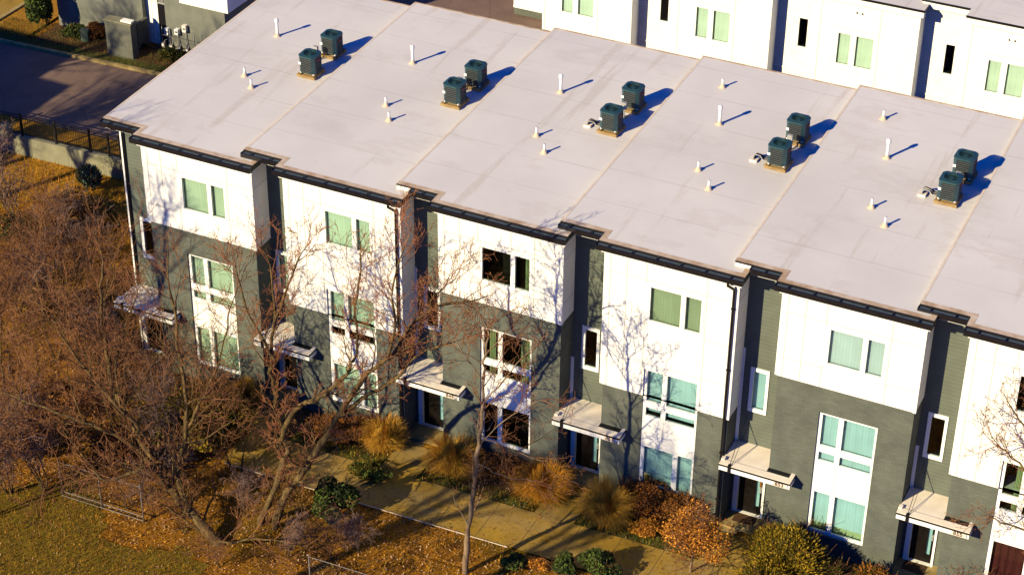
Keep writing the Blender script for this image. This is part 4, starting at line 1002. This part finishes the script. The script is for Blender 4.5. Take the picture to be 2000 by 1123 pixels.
def grass_clump(lab, u, v, h, spread, n, mats, seed, group=None):
    rg = np.random.default_rng(seed); p = at_ground(u, v); p[2] = ground_z(*p[:2]); t = empty('ornamental_grass', tuple(p), 0, lab, 'ornamental grass', group)
    bk = Bulk(); n = n * 2; tones = rg.random(n) < .5
    a = rg.uniform(0, 2 * math.pi, n); lean = rg.uniform(.0, 1.0, n) ** .8; hh = h * rg.uniform(.45, 1.2, n) * (1 + .2 * np.sin(3 * a + seed)); wd = rg.uniform(.007, .013, n)
    r0 = rg.uniform(0, spread * .35, n); base = np.stack([np.cos(a) * r0, np.sin(a) * r0, np.full(n, -.03)], 1); out = np.stack([np.cos(a), np.sin(a), np.zeros(n)], 1); perp = np.stack([-np.sin(a + .7), np.cos(a + .7), np.zeros(n)], 1)
    prev = base; pw = wd
    for k, tt in enumerate((.35, .65, .85, 1.0)):
        q = base + out * (spread * lean * tt ** 1.3)[:, None] + np.array([0, 0, 1]) * (hh * (1.25 * tt - (.2 + .8 * lean) * tt ** 2.6 * .62))[:, None] + rg.normal(size=(n, 3)) * .018; w2 = wd * (1 - .8 * tt)
        bk.quads(np.stack([prev - perp * pw[:, None], prev + perp * pw[:, None], q + perp * w2[:, None], q - perp * w2[:, None]], 1), tones.astype(np.int32)); prev = q; pw = w2
    bk.build('blades', list(mats), t)
    return t
GR = 'golden ornamental grasses by the entrances'
for k, (u, v, h, s, lab) in enumerate(((752, 874, 1.1, .75, 'golden grass clump left of the entrance of number 849'), (884, 918, 1.2, .95, 'golden grass clump right of the walk to number 849'), (1062, 970, 1.2, 1.0, 'large golden grass clump left of the walk to number 851'),
        (1184, 1014, 1.25, 1.0, 'large golden grass clump right of the walk to number 851'), (478, 792, .9, .7, 'golden grass clump below the window of the leftmost townhouse'), (1492, 1085, .9, .7, 'golden grass clump right of the walk to number 853'))):
    grass_clump(lab, u, v, h, s, 2600, (LY1, LY2 if k != 2 else LA2), 300 + k, GR)
S = shrub
S('dark_shrub', 'tall glossy dark green shrub in shade between forked tree and walk', 655, 1012, (1.0, .9, 1.0), 7000, .075, (LG1, LG2), 401)
S('evergreen_shrub', 'wide yellow green evergreen behind the leaning tree', 405, 868, (1.9, 1.5, 1.5), 14000, .075, (LO1, LO2), 402, True, .3, None, 2.4, spikes=900)
S('evergreen_shrub', 'low dark evergreen under the leaning tree fork', 330, 900, (1.0, .9, .7), 4000, .08, (LG1, LO1), 412, True, .3, None, 2.4)
S('dark_shrub', 'small dark green shrub, leftmost by the walk at the bottom edge', 1002, 1112, (.50, .45, .40), 2200, .06, (LG1, LG2), 403)
S('dark_shrub', 'dark green shrub, middle one by the walk at the bottom edge', 1098, 1116, (.52, .5, .45), 2500, .06, (LG1, LG2), 404)
S('dark_shrub', 'rounded dark green shrub, largest by the walk at the bottom edge', 1172, 1122, (.78, .65, .62), 4000, .065, (LG1, LG2), 405)
S('russet_shrub', 'small orange shrub between the dark green shrubs at the bottom edge', 1050, 1112, (.4, .4, .35), 1600, .05, (LA1, LA2), 406)
S('russet_shrub', 'dark russet shrub below the ground window of number 851', 1255, 1003, (1.15, .85, .85), 9000, .05, (LB1, LA1), 407, spikes=300)
S('russet_shrub', 'brown shrub against the brick right of the window of number 851', 1325, 1020, (.9, .65, .75), 6000, .05, (LB2, LA1), 408, spikes=200)
S('russet_shrub', 'dark brown shrub under the ground window of number 849', 975, 928, (1.2, .7, .5), 5500, .05, (LB2, LA1), 409, spikes=200)
S('russet_shrub', 'brown twiggy shrub left of the window of number 849', 920, 915, (.9, .65, .6), 4500, .05, (LB2, LA1), 410)
S('russet_shrub', 'brown spotted shrub with yellow leaves on the lawn strip of number 851', 1268, 1045, (.8, .5, .4), 3200, .045, (LA1, LY1), 411)
S('juniper_shrub', 'large golden green juniper right of the walk to number 853', 1532, 1128, (1.35, 1.1, 1.2), 22000, .036, (LO1, LO2), 421, True, .9, None, 4.0, 9, spikes=1500)
S('russet_shrub', 'golden orange shrub topping the large juniper beside the walk to number 853', 1500, 1100, (.75, .65, .85), 6000, .042, (LA1, LY1), 429, True, .6, None, 2.6, spikes=300)
S('juniper_shrub', 'dark juniper beneath the window of number 853', 1612, 1146, (.85, .7, .72), 8000, .036, (LB1, LO1), 422, True, .4, None, 2.6, spikes=350)
S('juniper_shrub', 'rust tipped juniper right of the window of number 853', 1700, 1158, (.85, .7, .62), 9000, .036, (LO1, LA1), 423, True, .6, None, 3.4, spikes=400)
S('juniper_shrub', 'olive juniper at the bottom edge below number 853', 1490, 1160, (1.0, .8, .75), 8000, .036, (LO1, LO2), 424, True, .5, None, 3.0, spikes=500)
S('green_shrub', 'low green shrub left of the walk to number 849', 720, 930, (.9, .5, .3), 2600, .06, (LG2, LO1), 425)
S('russet_shrub', 'brown low shrub by the entrance of the second townhouse', 640, 855, (1.2, .8, .65), 6000, .05, (LB2, LA1), 426)
S('russet_shrub', 'brown low shrub below the brick of the second townhouse', 705, 855, (.95, .65, .6), 5000, .05, (LB2, LA1), 427)
S('dark_shrub', 'dark shrub in shade below the leftmost townhouse window', 430, 780, (.9, .6, .6), 3000, .07, (LG1, LB1), 428)
S('blue_shrub', 'blue green upright shrub against the retaining wall', 172, 340, (.62, .5, .8), 3000, .075, (LT1, LT2), 431, True, 1.6, None, 4.0, spikes=350)
S('conifer', 'tall dense dark conifer beside the grey block', 82, 72, (.75, .75, 1.75), 9000, .085, (LG1, LG2), 432, False, .2, None, 1.6, 9, 'conifer', .92)
S('dark_shrub', 'dark green shrub between the conifer and the pale pedestal', 148, 78, (.75, .6, .55), 3200, .07, (LG1, LG2), 433)
S('russet_shrub', 'reddish brown shrub behind the pale pedestal', 188, 78, (.7, .6, .6), 3000, .06, (LB1, LA1), 434)
S('dark_shrub', 'spiky dark shrub in front of the gas meters', 335, 122, (.75, .6, .42), 2600, .08, (LG1, LO1), 435, True, .8, None, 3.0, spikes=250)
S('dark_shrub', 'small dark shrub in shade behind the grey pier', 275, 95, (.4, .4, .35), 1200, .07, (LG1, LG2), 436)
for k, (u, v, lab) in enumerate(((85, 590, 'olive undergrowth bush in the upper thicket'), (60, 455, 'added dark bush standing in for shade at the left edge below the retaining wall'), (190, 700, 'brown undergrowth bush near the white corner trim'), (120, 800, 'russet undergrowth bush in the middle of the thicket'), (230, 900, 'russet undergrowth bush beside the leaning tree'), (30, 880, 'brown undergrowth bush at the left edge above the dry lawn'), (150, 395, 'added dark bush standing in for shade below the middle of the retaining wall'), (150, 640, 'added dark bush standing in for a shaded hollow in the centre of the thicket'))):
    S('undergrowth_bush', lab, u, v, (2.4, 1.6, 1.1) if k == 1 else (1.5, 1.2, .75), 3600, .075, ((LO1, LO2), (LG1, LB1), (LB1, LB2), (LA1, LB2), (LB1, LA1), (LB2, LA1), (LG1, LB1), (LG1, LB1))[k], 440 + k)  # the darkest bushes are put in as patches of shade in the thicket

# small orange tree by the walk to number 853
rg = np.random.default_rng(77); p = at_ground(1348, 1118); t = empty('orange_tree', tuple(p), 0, 'small orange leaved tree in front of number 853', 'tree')
tk = Bulk(); tw = Bulk(); tk.tube(np.array([(0, 0, -.1), (.02, 0, .5), (.05, .03, 1.2), (.1, .05, 2.0), (.12, .1, 2.7)]), np.array([.05, .045, .035, .025, .012]), 7, 0)
for k in range(44):
    z = .3 + 2.3 * k / 44; a = rg.uniform(0, 6.28); grow(tw, rg, (.02 + z * .03, z * .02, z), (math.cos(a), math.sin(a), .7), 1.15 * (1.25 - z * .28), .014, 1, .06, .16, None, 3, (5, 5, 4))
tk.build('trunk', [PALEB], t); 
leaf_cloud(tw, rg, (.1, .05, 1.55), (1.2, 1.05, 1.5), 5200, .048, 2, 9); tw.Mi = [np.where(False, m, m) for m in tw.Mi]; tw.Mi[-1] = tw.Mi[-1] + 2
tw.build('crown', [PALEB, TWIG, LA1, LA2], t)
# bare shrub by the entrance of number 855
rg = np.random.default_rng(78); p = at_ground(1890, 1182); t = empty('twiggy_shrub', tuple(p), 0, 'bare twiggy shrub below the house number 855', 'shrub'); tw = Bulk()
for k in range(22): a = rg.uniform(0, 6.28); grow(tw, rg, (math.cos(a) * .1, math.sin(a) * .1, -.05), (math.cos(a) * .8, math.sin(a) * .8, 1.1), rg.uniform(.9, 1.7), .012, 1, .03, .2, None, 3, (5, 4, 4))
tw.build('stems', [BARK, TWIG], t)
rg = np.random.default_rng(79); p = at_ground(1565, 1085); t = empty('twiggy_shrub', tuple(p), 0, 'bare dark twiggy shrub against the brick left of the window of number 853', 'shrub'); tw = Bulk()
for k in range(9): a = rg.uniform(0, 6.28); grow(tw, rg, (math.cos(a) * .1, math.sin(a) * .1, -.05), (math.cos(a) * .4, math.sin(a) * .4, 1.3), rg.uniform(1.2, 1.9), .012, 1, .05, .15, None, 2, (5, 4, 4))
tw.build('stems', [BARK, TWIG], t)

# countless small ground cover
def scatter(name, n, xr, yr, size, mats, seed, keep, tall=False, off=.0):
    rg = np.random.default_rng(seed); x = rg.uniform(*xr, n); y = rg.uniform(*yr, n); ok = np.array([keep(a, b) for a, b in zip(x, y)]); x, y = x[ok], y[ok]; n = len(x)
    z = np.array([ground_z(a, b) for a, b in zip(x, y)]) + off; P = np.stack([x, y, z], 1); bk = Bulk(); s = size * rg.uniform(.5, 1.4, (n, 1)); an = rg.uniform(0, 6.28, n)
    a = np.stack([np.cos(an), np.sin(an), np.zeros(n)], 1)
    if tall:
        tip = P + np.array([0, 0, 1]) * s * 2.2 + rg.normal(size=(n, 3)) * s * .7; bk.quads(np.stack([P - a * s * .16, P + a * s * .16, tip + a * s * .03, tip - a * s * .03], 1), rg.integers(0, len(mats), n))
    else:
        b = np.stack([-np.sin(an), np.cos(an), rg.normal(size=n) * .5], 1); a = a + np.stack([np.zeros(n), np.zeros(n), rg.normal(size=n) * .5], 1)
        P[:, 2] += size * .5; bk.quads(np.stack([P - a * s, P + b * s * .6, P + a * s, P - b * s * .6], 1), rg.integers(0, len(mats), n))
    return tag(bk.build(name, list(mats)), None, None, None, 'stuff')
path = lambda x, y: (-4.2 < y < -2.05 and 5.2 < x < 33) or (-2.1 <= y < 0 and any(XS[i] - 1.54 < x < XS[i] for i in range(1, 6)))
LP1 = leaf('pale_dead_leaf', (.36, .215, .115), (.52, .35, .21))
scatter('fallen_leaves', 90000, (-12, 27), (-15, 0), .027, (LA1, LP1, LB1, LB2, LP1, LY1, LB1), 501, lambda x, y: not path(x, y) and (not in_lawn(x, y) or math.sin(x * 37.1 + y * 91.7) > .45))
scatter('walk_leaves', 1500, (5, 30), (-4.2, -2), .026, (LA1, LB2, LB1), 507, lambda x, y: True, False, .045)
scatter('dry_grass', 60000, (-8, 10), (-14, -6), .042, (LO2, LO1, LB2, LB1, LA1), 502, lambda x, y: in_lawn(x, y), True)
scatter('yard_grass', 22000, (-12, 18), (-9, 3), .06, (LO1, LB2, LY1, LO2), 503, lambda x, y: not path(x, y) and (math.sin(x * .9 + 1) + math.sin(y * 1.3 + x * .4)) > .1, True)
scatter('strip_grass', 16000, (0, 33), (-2.1, -1.4), .05, (LG2, LO1, LG1, LO2), 504, lambda x, y: not path(x, y), True)
scatter('slope_grass', 9000, (-20, -2), (7, 13.1), .07, (LY1, LA2, LO2, LB2), 505, lambda x, y: True, True)
scatter('verge_grass', 9000, (-26, -12), (21.65, 24), .05, (LG2, LO1, LG1, LB2), 506, lambda x, y: True, True, .1)
